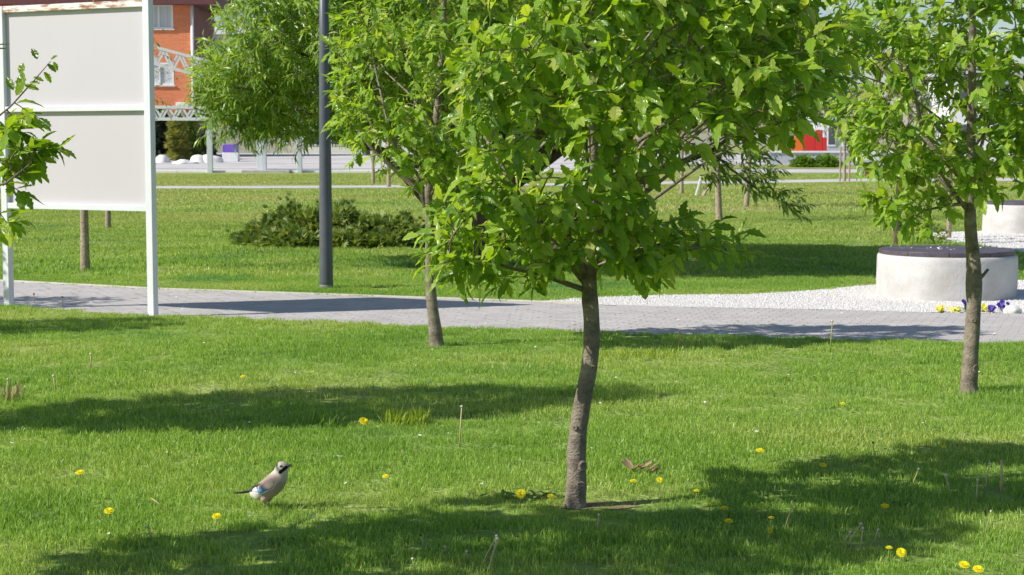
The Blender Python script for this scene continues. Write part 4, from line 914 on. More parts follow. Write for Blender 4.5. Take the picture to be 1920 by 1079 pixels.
# truss canopy: box truss beams on columns
YT = 107.0
tc0 = P(489, 326); YT = tc0.y
canopy = empty('truss_canopy', (tc0.x, tc0.y, 0), 'white metal truss canopy on columns before the brick house', 'canopy')
def TP(x, y, dy=0.0):
    p = A(x, y, YT + dy); return Vector((p.x - tc0.x, dy, p.z))
def box_truss(a, c, hgt, dpt, nseg, w=0.12):
    a, c = Vector(a), Vector(c); up = Vector((0, 0, hgt)); bk = Vector((0, dpt, 0))
    for o in (Vector(), up, bk, up + bk):
        b = MB(); b.bar(a + o, c + o, w * 1.5); b.build('chord', M['truss'], canopy)
    for k in range(nseg):
        p = a.lerp(c, k / nseg); q = a.lerp(c, (k + 1) / nseg); m = a.lerp(c, (k + 0.5) / nseg)
        for s, e in ((p, m + up), (m + up, q), (p + bk + up, m + bk), (m + bk, q + bk + up)):
            b = MB(); b.bar(s, e, w); b.build('brace', M['truss'], canopy)
        b = MB(); b.bar(p + up, q + up + bk, w * 0.8); b.build('brace', M['truss'], canopy)
L0 = TP(150, 223); L1 = TP(560, 224)
box_truss(L0, L1, (223 - 201) * YT / F, 1.0, 16)
U0 = TP(170, 88); U1 = TP(388, 146)
box_truss(U0, U1, 31 * YT / F, 1.6, 7)
for x0, x1, yb in ((480, 489, 325), (490, 498, 325), (386, 396, 300)):
    c0 = TP((x0 + x1) / 2, 224); wpx = (x1 - x0) * YT / F
    b = MB(); b.box((c0.x, 0.3 if x0 != 490 else 0.15, c0.z / 2), (wpx, 0.3, c0.z - 0.07)); b.build('column', M['column'], canopy, bevel=0.02)
c0 = TP(600, 224); b = MB(); b.box((TP(560, 224).x, 0.3, c0.z / 2), (0.3, 0.3, c0.z - 0.07)); b.build('column', M['column'], canopy, bevel=0.02)
b = MB(); b.box((TP(500, 320).x, 0.1, 0.10), (3.0, 1.4, 0.26)); b.build('footing', M['concrete'], canopy, bevel=0.03)

def conifer(name, label, px, Y, ytop, wpx, material, n, size, cone=1.0):
    base = Vector((A(px, 290, Y).x, Y, gz(Y))); h = A(px, ytop, Y).z - base.z; r = wpx * Y / F / 2; rs = np.random.default_rng(int(px))
    root = empty(name, base, label, 'conifer'); b = MB(); b.tube([(0, 0, -0.05), (0, 0, h * 0.9)], [0.12, 0.03], 8); b.build('trunk', M['bark_dark'], root, smooth=True)
    z = h * (1 - rs.uniform(0, 1, n) ** 0.65); prof = r * np.clip((1 - z / h) ** cone, 0.03, 1) * (1 + 0.22 * np.sin(z * 9 / max(h, 1) * 3)); a = rs.uniform(0, 6.28, n)
    prof = prof * (0.8 + 0.3 * np.sin(a * 3 + z * 2)) ; rr = prof * np.sqrt(rs.uniform(0.2, 1, n))
    p = np.column_stack([np.cos(a) * rr, np.sin(a) * rr, z + 0.05]); d = np.column_stack([np.cos(a), np.sin(a), np.full(n, 0.5 if cone < 0.8 else 0.0)]) + rs.normal(0, 0.3, (n, 3))
    me = scatter_mesh('foliage', SPRAY, frames(d, np.tile([0, 0, 1.0], (n, 1)) + rs.normal(0, 0.4, (n, 3)), size * rs.uniform(0.6, 1.4, n)), p, rs.uniform(0, 0.99, n), material); tag(link('foliage', me, root), kind='stuff')
conifer('spruce_tree', 'dark blue green spruce right beside the board post under the truss', 303, 133, 205, 44, M['spruce'], 2600, 0.5, 0.8)
conifer('cypress_tree', 'golden green cypress under the truss, broader of two', 333, 128, 212, 36, M['gold'], 2600, 0.4, 0.45)
conifer('cypress_tree', 'olive green cypress just right of the golden one', 357, 130, 216, 30, M['juniper'], 2200, 0.4, 0.45)
conifer('spruce_tree', 'small dark spruce low beside the purple box', 388, 132, 250, 26, M['spruce'], 900, 0.4, 0.8)
# pale rocks and boxes by the plaza edge
def rock(px, Y, w, h, label, seed):
    bm = bmesh.new(); bmesh.ops.create_icosphere(bm, subdivisions=3, radius=1); r = random.Random(seed); f = [r.uniform(2, 5) for _ in range(3)]
    b = MB(); vs = []
    for v in bm.verts:
        k = 1 + 0.18 * math.sin(v.co.x * f[0] + seed) + 0.14 * math.sin(v.co.y * f[1] + v.co.z * f[2]); vs.append((v.co.x * k * w, v.co.y * k * w * 0.8, max(v.co.z, -0.2) * k * h))
    b.add(vs, [tuple(v.index for v in q.verts) for q in bm.faces]); bm.free()
    o = b.build('rock', M['stone'], smooth=True, loc=(A(px, 290, Y).x, Y, gz(Y))); tag(o, label, 'rock', 'pale rocks along the plaza')
rock(303, 124, 0.6, 0.5, 'pale rock at the foot of the dark spruce, leftmost of the row', 1)
rock(345, 122, 0.9, 0.25, 'low flat pale rock at the foot of the golden cypress', 2)
rock(378, 124, 0.75, 0.5, 'largest pale rock right of the olive cypress', 3)
rock(398, 124, 0.7, 0.6, 'small pale rock just right of the largest one', 4)
# white building behind the plaza, seen in slivers
def block(name, label, px0, px1, Y, ytop, wallm, rows, cols, cat='building', ybase=None):
    base = Vector((A((px0 + px1) / 2, 290, Y).x, Y, gz(Y))); w = (px1 - px0) * Y / F; h = A(0, ytop, Y).z - base.z
    root = empty(name, base, label, cat); b = MB(); b.box((0, 4, h / 2 - 0.1), (w, 8, h + 0.2)); b.build('wall', M[wallm], root)
    b = MB(); b.box((0, 3.9, h + 0.15), (w + 0.5, 8.8, 0.28)); b.build('roof', M['tin'], root)
    for i in range(rows):
        for j in range(cols):
            x = -w / 2 + w * (j + 0.5) / cols; z = h * (i + 0.55) / rows; ww_ = min(1.6, w / cols * 0.55); hh = min(1.7, h / rows * 0.55)
            f = MB(); f.box((x, -0.03, z), (ww_, 0.08, hh)); fo = f.build('window', M['upvc'], root); g = MB(); g.box((x, -0.08, z), (ww_ * 0.84, 0.02, hh * 0.84)); g.build('pane', M['dark_glass'], fo)
    return root
block('white_building', 'long low white building across the plaza behind the second tree', 560, 1010, 172, 235, 'white_wall', 1, 9)
block('grey_building', 'pale grey building with dark windows right of the red play wall', 1545, 1600, 138, 225, 'grey_wall', 1, 2)
block('white_building', 'tall white building behind the right-hand crown at the right edge', 1780, 2220, 150, 140, 'white_wall', 2, 7)
block('apartment_house', 'pale house left of the white board, seen as a sliver at the left edge', -320, -2, 150, 60, 'white_wall', 3, 5)
# purple and white box
YB = 126; b0 = Vector((A(433, 290, YB).x, YB, gz(YB)))
o = empty('stall_box', b0, 'small purple box on a white base under the willow at left', 'box')
b = MB(); b.box((0, 0, 0.33), (1.15, 0.8, 0.66)); b.build('base', M['upvc'], o, bevel=0.02)
b = MB(); b.box((0.05, 0, 0.97), (0.95, 0.75, 0.6)); b.box((-0.5, -0.05, 0.95), (0.12, 0.6, 0.55)); b.build('lid', M['purple'], o, bevel=0.04)
# red and white kiosk seen through the leaves
YK = 118; k0 = Vector((A(1252, 300, YK).x, YK, gz(YK)))
o = empty('kiosk', k0, 'small red and white kiosk showing through the leaves right of the nearest tree', 'kiosk')
b = MB(); b.box((0, 0.6, 0.4), (0.9, 1.0, 0.8)); b.build('counter', M['upvc'], o, bevel=0.03)
b = MB(); b.box((0, 0.6, 1.2), (0.85, 0.9, 0.8)); b.build('cabin', M['red'], o, bevel=0.03)
b = MB(); b.add([(-0.7, -0.1, 1.62), (0.7, -0.1, 1.62), (0.7, 1.3, 1.62), (-0.7, 1.3, 1.62), (0, 0.6, 2.1)], [(3, 2, 1, 0), (0, 1, 4), (1, 2, 4), (2, 3, 4), (3, 0, 4)]); b.build('roof', M['red'], o)
# red, orange and amber play wall
YP = 130; w0 = A(1470, 300, YP); pw0 = Vector((w0.x, YP, gz(YP))); s = YP / F
o = empty('play_wall', pw0, 'bright red and orange stepped play wall behind the low grey wall', 'play wall')
zP = lambda y: A(0, y, YP).z - gz(YP)
x = 0
for wpx, yt, m in ((9, 270, 'amber'), (7, 268, 'orange'), (20, 258, 'orange'), (22, 250, 'red'), (14, 244, 'red'), (8, 258, 'red')):
    wd = wpx * s; b = MB(); b.box((x + wd / 2, 0.15, zP(yt) / 2), (wd - 0.02, 0.3, zP(yt))); b.build('panel', M[m], o, bevel=0.02); x += wd
# low grey wall with white coping and shrubs in front
YW = 122; a0 = A(1440, 300, YW); wl0 = Vector((a0.x, YW, gz(YW))); Lw2 = (1700 - 1440) * YW / F
o = empty('garden_wall', wl0, 'low pale grey wall with white coping below the red play wall', 'wall')
hw = A(0, 287, YW).z - gz(YW)
b = MB(); b.box((Lw2 / 2, 0.15, hw / 2 - 0.1), (Lw2, 0.25, hw + 0.2)); b.build('wall_body', M['grey_wall'], o)
for k in range(8):
    b = MB(); b.box((Lw2 * (k + 0.5) / 8, 0.13, hw + 0.07), (Lw2 / 8 - 0.02, 0.4, 0.13)); b.build('coping', M['upvc'], o, bevel=0.01)
YS = 116
for px, w, h, lab in ((1505, 0.75, 0.62, 'rounded feathery green shrub before the low grey wall, left one'), (1547, 0.95, 0.68, 'rounded feathery green shrub before the low grey wall, right one')):
    shrub('wall_shrub', lab, 'bush', Vector((A(px, 300, YS).x, YS, gz(YS))), [(0, 0, 0.05, w, h), (w * 0.5, -0.1, 0.0, w * 0.6, h * 0.75)], 1300, 0.2, M['tuft_dark'], stems=False, group='shrubs along the low grey wall')
rd = [(A(x, 300, y).x, y) for x, y in ((1380, 107), (1700, 107), (1700, 112), (1380, 112))]
b = MB(); b.add([(x, y, gz(y) + 0.012) for x, y in rd], [(0, 1, 2, 3)]); tag(b.build('road', M['plaza']), kind='structure')
# white stall
YQ = 100; q0 = Vector((A(1628, 330, YQ).x, YQ, gz(YQ))); sQ = YQ / F
o = empty('market_stall', q0, 'white stall on thin legs with a red panel at the back of the lawn', 'stall')
zq = lambda y: A(0, y, YQ).z
for dx in (-0.5, 0.5):
    for dy in (0, 0.7):
        b = MB(); b.box((dx, dy, zq(303) / 2), (0.08, 0.08, zq(303))); b.build('leg', M['upvc'], o)
b = MB(); b.box((0, 0.35, (zq(283) + zq(302)) / 2), (1.25, 0.85, zq(283) - zq(302))); b.build('box', M['upvc'], o, bevel=0.03)
b = MB(); b.box((0.02, 0.4, 0.35), (0.2, 0.05, 0.6)); b.build('red_panel', M['red'], o); b = MB(); b.box((0, 0.72, 0.4), (0.9, 0.04, 0.75)); b.build('back_panel', M['grey_wall'], o)
# white trestle
tb = P(1312, 368); o = empty('trestle', tb, 'white folding trestle standing on the lawn in the gap', 'trestle')
sT = tb.y / F
b = MB(); b.bar((-8 * sT, 0, 0), (2 * sT, 0, 36 * sT), 0.16, 0.05); b.build('leg', M['upvc'], o)
b = MB(); b.bar((2 * sT, 0.06, 36 * sT), (4 * sT, 0.5, 0), 0.07, 0.05); b.build('leg', M['upvc'], o)
b = MB(); b.bar((4 * sT, -0.15, 0.0), (20 * sT, 0.1, 22 * sT), 0.12, 0.05); b.build('brace', M['bark_pale'], o)
# ================================================================== JAY
SX = 8.3
jay0 = P(500, 955); kj = jay0.y / F / SX
def J(cx, cy, y=0.0): return Vector(((cx - 822) * kj, y * kj, (1046 - cy) * kj))
jay = empty('jay', jay0, 'pinkish brown jay with blue wing patch standing on the lawn looking right', 'bird')
spine = [(575, 757, 34), (610, 768, 62), (650, 785, 92), (710, 780, 128), (790, 752, 154), (865, 705, 166), (930, 648, 168), (995, 578, 152), (1038, 510, 128), (1055, 450, 112), (1060, 405, 103), (1070, 378, 97), (1095, 368, 80), (1125, 358, 55)]
bm = bmesh.new()
for (x0_, y0_, r0_), (x1_, y1_, r1_) in zip(spine[:-1], spine[1:]):
    for k in range(5):
        t = k / 5; r = (r0_ + (r1_ - r0_) * t) * kj; c = J(x0_ + (x1_ - x0_) * t, y0_ + (y1_ - y0_) * t)
        bmesh.ops.create_icosphere(bm, subdivisions=3, radius=r, matrix=Matrix.Translation(c) @ Matrix.Diagonal((1, 0.86, 1, 1)))
for lx, ly in ((800, -60), (850, 70)):
    for t in range(4): bmesh.ops.create_icosphere(bm, subdivisions=2, radius=(70 - t * 14) * kj, matrix=Matrix.Translation(J(lx, 860 + t * 22, ly)))
me0 = bpy.data.meshes.new('body_raw'); bm.to_mesh(me0); bm.free()
tmp = bpy.data.objects.new('body_raw', me0); COL.objects.link(tmp)
rm = tmp.modifiers.new('r', 'REMESH'); rm.mode = 'VOXEL'; rm.voxel_size = 0.0024
sm = tmp.modifiers.new('s', 'SMOOTH'); sm.iterations = 10; sm.factor = 0.5
dg = bpy.context.evaluated_depsgraph_get(); bme = bpy.data.meshes.new_from_object(tmp.evaluated_get(dg)); bme.name = 'body'
bpy.data.objects.remove(tmp)
bme.polygons.foreach_set('use_smooth', [True] * len(bme.polygons))
nv = len(bme.vertices); co = np.empty(nv * 3); bme.vertices.foreach_get('co', co); co = co.reshape(-1, 3)
cxs = co[:, 0] / kj + 822; cys = 1046 - co[:, 2] / kj
pink = np.array([0.36, 0.28, 0.24]); pale = np.array([0.60, 0.54, 0.45]); white = np.array([0.74, 0.73, 0.66]); buff = np.array([0.45, 0.32, 0.235]); dark = np.array([0.015, 0.014, 0.014])
def sst(a, b_, x): t = np.clip((x - a) / (b_ - a), 0, 1); return (t * t * (3 - 2 * t))[:, None]
col = np.tile(pink, (nv, 1))
col = col + (buff - col) * sst(740, 850, cys) * 0.8
col = col + (pale - col) * sst(520, 430, cys)
col = col + (pale * 0.95 - col) * (sst(640, 520, cys) * sst(960, 1080, cxs)) * 0.7
col = col + (white - col) * (sst(740, 660, cxs) * sst(735, 775, cys))
col = col + (white - col) * (sst(870, 930, cys) * sst(760, 680, cxs))
def segd(ax, ay, bx_, by_):
    t = np.clip(((cxs - ax) * (bx_ - ax) + (cys - ay) * (by_ - ay)) / ((bx_ - ax) ** 2 + (by_ - ay) ** 2), 0, 1)
    return np.hypot(cxs - ax - t * (bx_ - ax), cys - ay - t * (by_ - ay))
mal = segd(1055, 438, 1145, 370); side = np.abs(co[:, 1]) / kj
col = np.where((mal < 27)[:, None], dark, col)
crown = (cys < 345) & (cxs < 1010) & (side < 60); col = np.where(crown[:, None], dark * 3, col)
streak = (cys < 330) & (np.sin(cxs * 0.30) > 0.45) & (side < 75); col = np.where(streak[:, None], pale * 0.45, col)
col = col * (1 + 0.07 * np.sin(cxs * 0.11 + cys * 0.09)[:, None] * np.sin(cys * 0.16 - cxs * 0.05)[:, None])
ca_ = bme.color_attributes.new('plumage', 'FLOAT_COLOR', 'POINT'); ca_.data.foreach_set('color', np.column_stack([col, np.ones(nv)]).astype(np.float32).ravel())
mp = bpy.data.materials.new('plumage'); mp.use_nodes = True; nt = mp.node_tree; va = nt.nodes.new('ShaderNodeAttribute'); va.attribute_name = 'plumage'; bs_ = nt.nodes['Principled BSDF']
nt.links.new(va.outputs['Color'], bs_.inputs['Base Color']); bs_.inputs['Roughness'].default_value = 0.85; bs_.inputs['Specular IOR Level'].default_value = 0.15
nz = nt.nodes.new('ShaderNodeTexNoise'); nz.inputs['Scale'].default_value = 260; bp = nt.nodes.new('ShaderNodeBump'); bp.inputs['Strength'].default_value = 0.5; bp.inputs['Distance'].default_value = 0.002
nt.links.new(nz.outputs[0], bp.inputs['Height']); nt.links.new(bp.outputs[0], bs_.inputs['Normal'])
bme.materials.clear(); bme.materials.append(mp); link('body', bme, jay)
kd = KDTree(nv); 
for i in range(nv):
    kd.insert((co[i, 0], 0 if co[i, 1] < 0 else 9, co[i, 2]), i)
kd.balance()
def skin(cx, cy):
    q = J(cx, cy); best = [co[i][1] for (_, i, d) in kd.find_n((q.x, 0, q.z), 14) if d < 0.02]
    return min(best) / kj if best else -20.0
M['j_pink'] = mat('covert_pink', (0.37, 0.285, 0.25), (0.31, 0.235, 0.205), rough=0.85, scale=90, spec=0.15)
M['j_black'] = mat('flight_black', (0.012, 0.012, 0.014), (0.03, 0.03, 0.034), rough=0.5, scale=80, spec=0.4)
M['j_white'] = mat('wing_white', (0.82, 0.82, 0.80), (0.75, 0.75, 0.73), rough=0.8, scale=80, spec=0.15)
M['j_blue'] = mat('wing_blue', (0.08, 0.24, 0.50), (0.20, 0.42, 0.70), rough=0.5, scale=260, spec=0.3, stretch=(1, 1, 0.3), lo=0.45, hi=0.55)
nt = M['j_blue'].node_tree; wv = nt.nodes.new('ShaderNodeTexWave'); wv.inputs['Scale'].default_value = 75; wv.inputs['Distortion'].default_value = 0.6
tcx = nt.nodes.new('ShaderNodeTexCoord'); nt.links.new(tcx.outputs['Object'], wv.inputs[0]); rw = nt.nodes.new('ShaderNodeValToRGB')
rw.color_ramp.elements.new(0.5)
for e_, (p_, c_) in zip(rw.color_ramp.elements, ((0.08, (0.01, 0.04, 0.12, 1)), (0.35, (0.07, 0.24, 0.54, 1)), (0.9, (0.18, 0.40, 0.68, 1)))): e_.position = p_; e_.color = c_
nt.links.new(wv.outputs['Fac'], rw.inputs[0]); nt.links.new(rw.outputs[0], nt.nodes['Principled BSDF'].inputs['Base Color'])
M['j_leg'] = mat('leg_skin', (0.55, 0.42, 0.36), (0.48, 0.36, 0.3), rough=0.6, scale=100)
M['j_bill'] = mat('bill_horn', (0.10, 0.10, 0.105), (0.16, 0.16, 0.16), rough=0.35, scale=60)
M['j_eye'] = mat('eye_black', (0.008, 0.008, 0.01), rough=0.1, spec=0.8); M['j_iris'] = mat('eye_ring', (0.30, 0.33, 0.36), rough=0.3)
def feather(outline, off, name, m, parent, side=-1):
    """a patch of feathers lying on the body: outline in bird space, thin, rounded at the rim"""
    pts = [Vector(p) for p in outline]; n = len(pts); c = sum(pts, Vector((0, 0))) / n; vs = []; fs = []
    rings = (1.0, 0.75, 0.4)
    for k, rg in enumerate(rings):
        for p in pts:
            q = c.lerp(p, rg); y = skin(q.x, q.y) - off * (0.35, 0.8, 1.0)[k]; vs.append(J(q.x, q.y, y * (1 if side < 0 else -1)))
    vs.append(J(c.x, c.y, (skin(c.x, c.y) - off) * (1 if side < 0 else -1)))
    for k in range(2):
        for i in range(n): fs.append((k * n + i, k * n + (i + 1) % n, (k + 1) * n + (i + 1) % n, (k + 1) * n + i))
    for i in range(n): fs.append((2 * n + i, 2 * n + (i + 1) % n, 3 * n))
    b = MB(); b.add(vs, fs); return b.build(name, m, parent, smooth=True)
def dens(o, k=4):
    out = []
    for a, c in zip(o, o[1:] + o[:1]): out += [(a[0] + (c[0] - a[0]) * t / k, a[1] + (c[1] - a[1]) * t / k) for t in range(k)]
    return out
for side in (-1, 1):
    wg = feather(dens([(960, 560), (900, 520), (830, 560), (760, 610), (690, 655), (690, 700), (760, 715), (850, 715), (890, 700), (950, 640)]), 5, 'wing', M['j_pink'], jay, side)
    feather(dens([(740, 612), (690, 640), (640, 670), (590, 710), (540, 738), (560, 758), (620, 745), (680, 710), (710, 680)]), 9, 'flight_feather', M['j_black'], wg, side)
    feather(dens([(720, 655), (690, 668), (650, 680), (612, 715), (606, 745), (650, 752), (700, 748), (715, 700)]), 15, 'white_patch', M['j_white'], wg, side)
    feather(dens([(700, 660), (690, 650), (672, 672), (680, 705), (700, 712)]), 19, 'dark_covert', M['j_black'], wg, side)
    feather(dens([(860, 690), (800, 678), (740, 692), (700, 715), (690, 745), (720, 772), (770, 762), (830, 728)]), 26, 'blue_covert', M['j_blue'], wg, side)
    feather(dens([(880, 712), (840, 716), (790, 745), (720, 778), (690, 765), (600, 755), (570, 765), (680, 785), (760, 780), (840, 742)]), 3, 'wing_edge', M['j_white'], wg, side)
# tail
for k, dy in enumerate((-26, -14, 0, 14, 26)):
    b = MB(); w = 15
    b.add([J(610, 742, dy * 0.5 - w), J(610, 742, dy * 0.5 + w), J(450, 762 + abs(dy) * 0.3, dy + w), J(318, 783, dy * 1.3 + w * 0.6), J(300, 786, dy * 1.4), J(318, 783, dy * 1.3 - w * 0.6), J(450, 762 + abs(dy) * 0.3, dy - w)] +
          [J(610, 765, dy * 0.5 - w), J(610, 765, dy * 0.5 + w), J(450, 782 + abs(dy) * 0.3, dy + w), J(318, 790, dy * 1.3 + w * 0.6), J(300, 790, dy * 1.4), J(318, 790, dy * 1.3 - w * 0.6), J(450, 782 + abs(dy) * 0.3, dy - w)],
          [(0, 1, 2, 6), (2, 3, 5, 6), (3, 4, 5), (13, 9, 8, 7), (13, 12, 10, 9), (12, 11, 10)] + [(i, i + 7, (i + 1) % 7 + 7, (i + 1) % 7) for i in range(7)])
    b.build('tail_feather', M['j_black'], jay)
# bill, eyes
for nm, pts, rr in (('upper_bill', [(1118, 352), (1160, 342), (1205, 338), (1236, 342)], [34, 24, 14, 3]), ('lower_bill', [(1125, 374), (1165, 364), (1205, 354), (1226, 350)], [22, 16, 9, 2])):
    b = MB(); b.tube([J(x, y) for x, y in pts], [r * kj for r in rr], 10); b.build(nm, M['j_bill'], jay, smooth=True)
for side in (-1, 1):
    y = skin(1066, 345) * (-side)
    b = MB(); bm = bmesh.new(); bmesh.ops.create_uvsphere(bm, u_segments=14, v_segments=10, radius=1)
    V = [v.co.copy() for v in bm.verts]; Fq = [tuple(v.index for v in f.verts) for f in bm.faces]; bm.free()
    b.add([J(1066 + v.x * 25, 345 - v.z * 25, -y * 1.0 * 1 + v.y * 9 if side < 0 else y * -1 + v.y * 9) for v in V], Fq)
    yy_ = skin(1066, 345) * (1 if side < 0 else -1)
    b = MB(); b.add([J(1066 + v.x * 25, 345 - v.z * 25, yy_ * 0.985 + v.y * 7) for v in V], Fq); e = b.build('eye', M['j_iris'], jay, smooth=True)
    b = MB(); b.add([J(1066 + v.x * 17, 345 - v.z * 17, yy_ * 0.995 + v.y * 10) for v in V], Fq); b.build('pupil', M['j_eye'], e, smooth=True)
for lx, ly, fx in ((800, -60, 790), (850, 70, 846)):
    b = MB(); b.tube([J(lx, 900, ly), J(lx - 14, 950, ly), J(fx, 1034, ly)], [13 * kj, 10 * kj, 9 * kj], 8)
    for dx, dy_ in ((70, -28), (80, 0), (70, 28), (-55, 0)): b.tube([J(fx, 1032, ly), J(fx + dx * 0.5, 1028, ly + dy_ * 0.6), J(fx + dx, 1040, ly + dy_)], [9 * kj, 7 * kj, 4 * kj], 6)
    b.build('leg', M['j_leg'], jay, smooth=True)

# ================================================================== DANDELIONS, STALKS, TUFTS
def flower_head(b, c, r, nrm, n=26):
    c = Vector(c); nrm = Vector(nrm).normalized(); x = nrm.orthogonal().normalized(); y = nrm.cross(x)
    for ring, (rr, hh, k) in enumerate(((1.0, 0.0, n), (0.72, 0.22, n - 6), (0.42, 0.36, 12))):
        for i in range(k):
            a = 2 * math.pi * i / k + ring * 0.1; a2 = 2.6 / k
            o = x * math.cos(a) + y * math.sin(a); t = x * -math.sin(a) + y * math.cos(a)
            q = c + o * r * rr + nrm * r * (hh + random.uniform(0, 0.12))
            b.add([c + nrm * r * 0.05, q - t * r * rr * a2 * 0.8, q + o * r * 0.08, q + t * r * rr * a2 * 0.8], [(0, 1, 2, 3)])
def dandelion(px, py, dpx, label, nrm=(0, -0.35, 1), h=None, mul=1.0):
    h = 0.05 if h is None else h; g = PZ(px, py, NZ + h); base = Vector((g.x, g.y, NZ)); r = dpx * g.y / F / 2 * mul
    root = empty('dandelion', base, label, 'dandelion', 'yellow dandelions in the lawn')
    b = MB(); b.tube([(random.uniform(-0.01, 0.01), 0.01, 0), (0, 0.004, h * 0.6), (0, 0, h - r * 0.3)], 0.0022, 6); b.build('stem', M['green_stalk'], root, smooth=True)
    b = MB(); b.lathe([(0.002, h - r * 0.55), (r * 0.38, h - r * 0.4), (r * 0.42, h)], 10); b.build('calyx', M['green_stalk'], root, smooth=True)
    b = MB(); flower_head(b, (0, 0, h - 0.001), r, nrm); b.build('bloom', M['dandelion'], root)
random.seed(21)
T = 'yellow dandelion '
for a in ((150, 886, 17, T + 'far left, highest of the three left of the jay', (0, -0.3, 1)), (204, 958, 18, T + 'below and left of the jay, middle of the three there', (0.1, -0.5, 1)), (406, 968, 17, T + 'nearest to the jay, just below its tail', (0, -0.5, 1)),
          (682, 790, 18, T + 'beside the bright grass tuft in the middle shadow', (0.3, -0.6, 0.8)), (723, 893, 12, T + 'alone on the lawn between jay and nearest trunk', (0, -0.4, 1)), (977, 926, 18, T + 'fully open and facing us, left of the nearest trunk', (0.1, -1.2, 0.5)), (1033, 931, 14, T + 'closest to the left side of the nearest trunk', (0.2, -0.5, 1)),
          (1187, 902, 13, T + 'right below the heap of dry leaves', (0, -0.2, 1)), (1237, 900, 12, T + 'right of the heap of dry leaves', (0.1, -0.8, 0.8)), (1306, 920, 11, T + 'small, right of the bare patch by the nearest trunk', (0, -0.2, 1)), (1330, 947, 12, T + 'left one of two flat blooms below the bare patch', (0, -0.15, 1)), (1358, 953, 16, T + 'right one of two flat blooms below the bare patch', (0, -0.15, 1)),
          (1366, 977, 16, T + 'lower edge of the shadow, below the two flat blooms', (0, -0.3, 1)), (1425, 845, 16, T + 'highest one right of the nearest trunk', (0, -0.25, 1)), (1543, 872, 15, T + 'inside the upper right shadow', (0.1, -0.35, 1)), (1446, 971, 11, T + 'small flat one above the tilted orange bloom', (0, -0.2, 1)), (1443, 994, 12, 'orange yellow dandelion tilted sideways in the lower right shadow', (0.8, -0.9, 0.2)),
          (1659, 949, 17, T + 'flat bloom between the two right-hand shadows', (0, -0.25, 1)), (1690, 1036, 19, T + 'by the clump of dry stalks, fully open', (0, -0.9, 0.7)), (1667, 1027, 13, T + 'small flat one touching the clump of dry stalks', (0, -0.2, 1)), (1770, 838, 10, T + 'tiny, left of the top right shadow', (0, -0.3, 1)), (1808, 1059, 20, T + 'left one of the pair at the bottom right', (0, -0.5, 1)), (1834, 1067, 20, T + 'right one of the pair at the bottom right', (0, -0.5, 1)),
          (455, 706, 9, T + 'tiny, on the sunny lawn below the white board', (0, -0.4, 1)), (1580, 757, 10, T + 'tiny, on the lawn left of the right-hand trunk', (0, -0.3, 1))):
    dandelion(a[0], a[1], a[2], a[3], a[4], h=0.066)

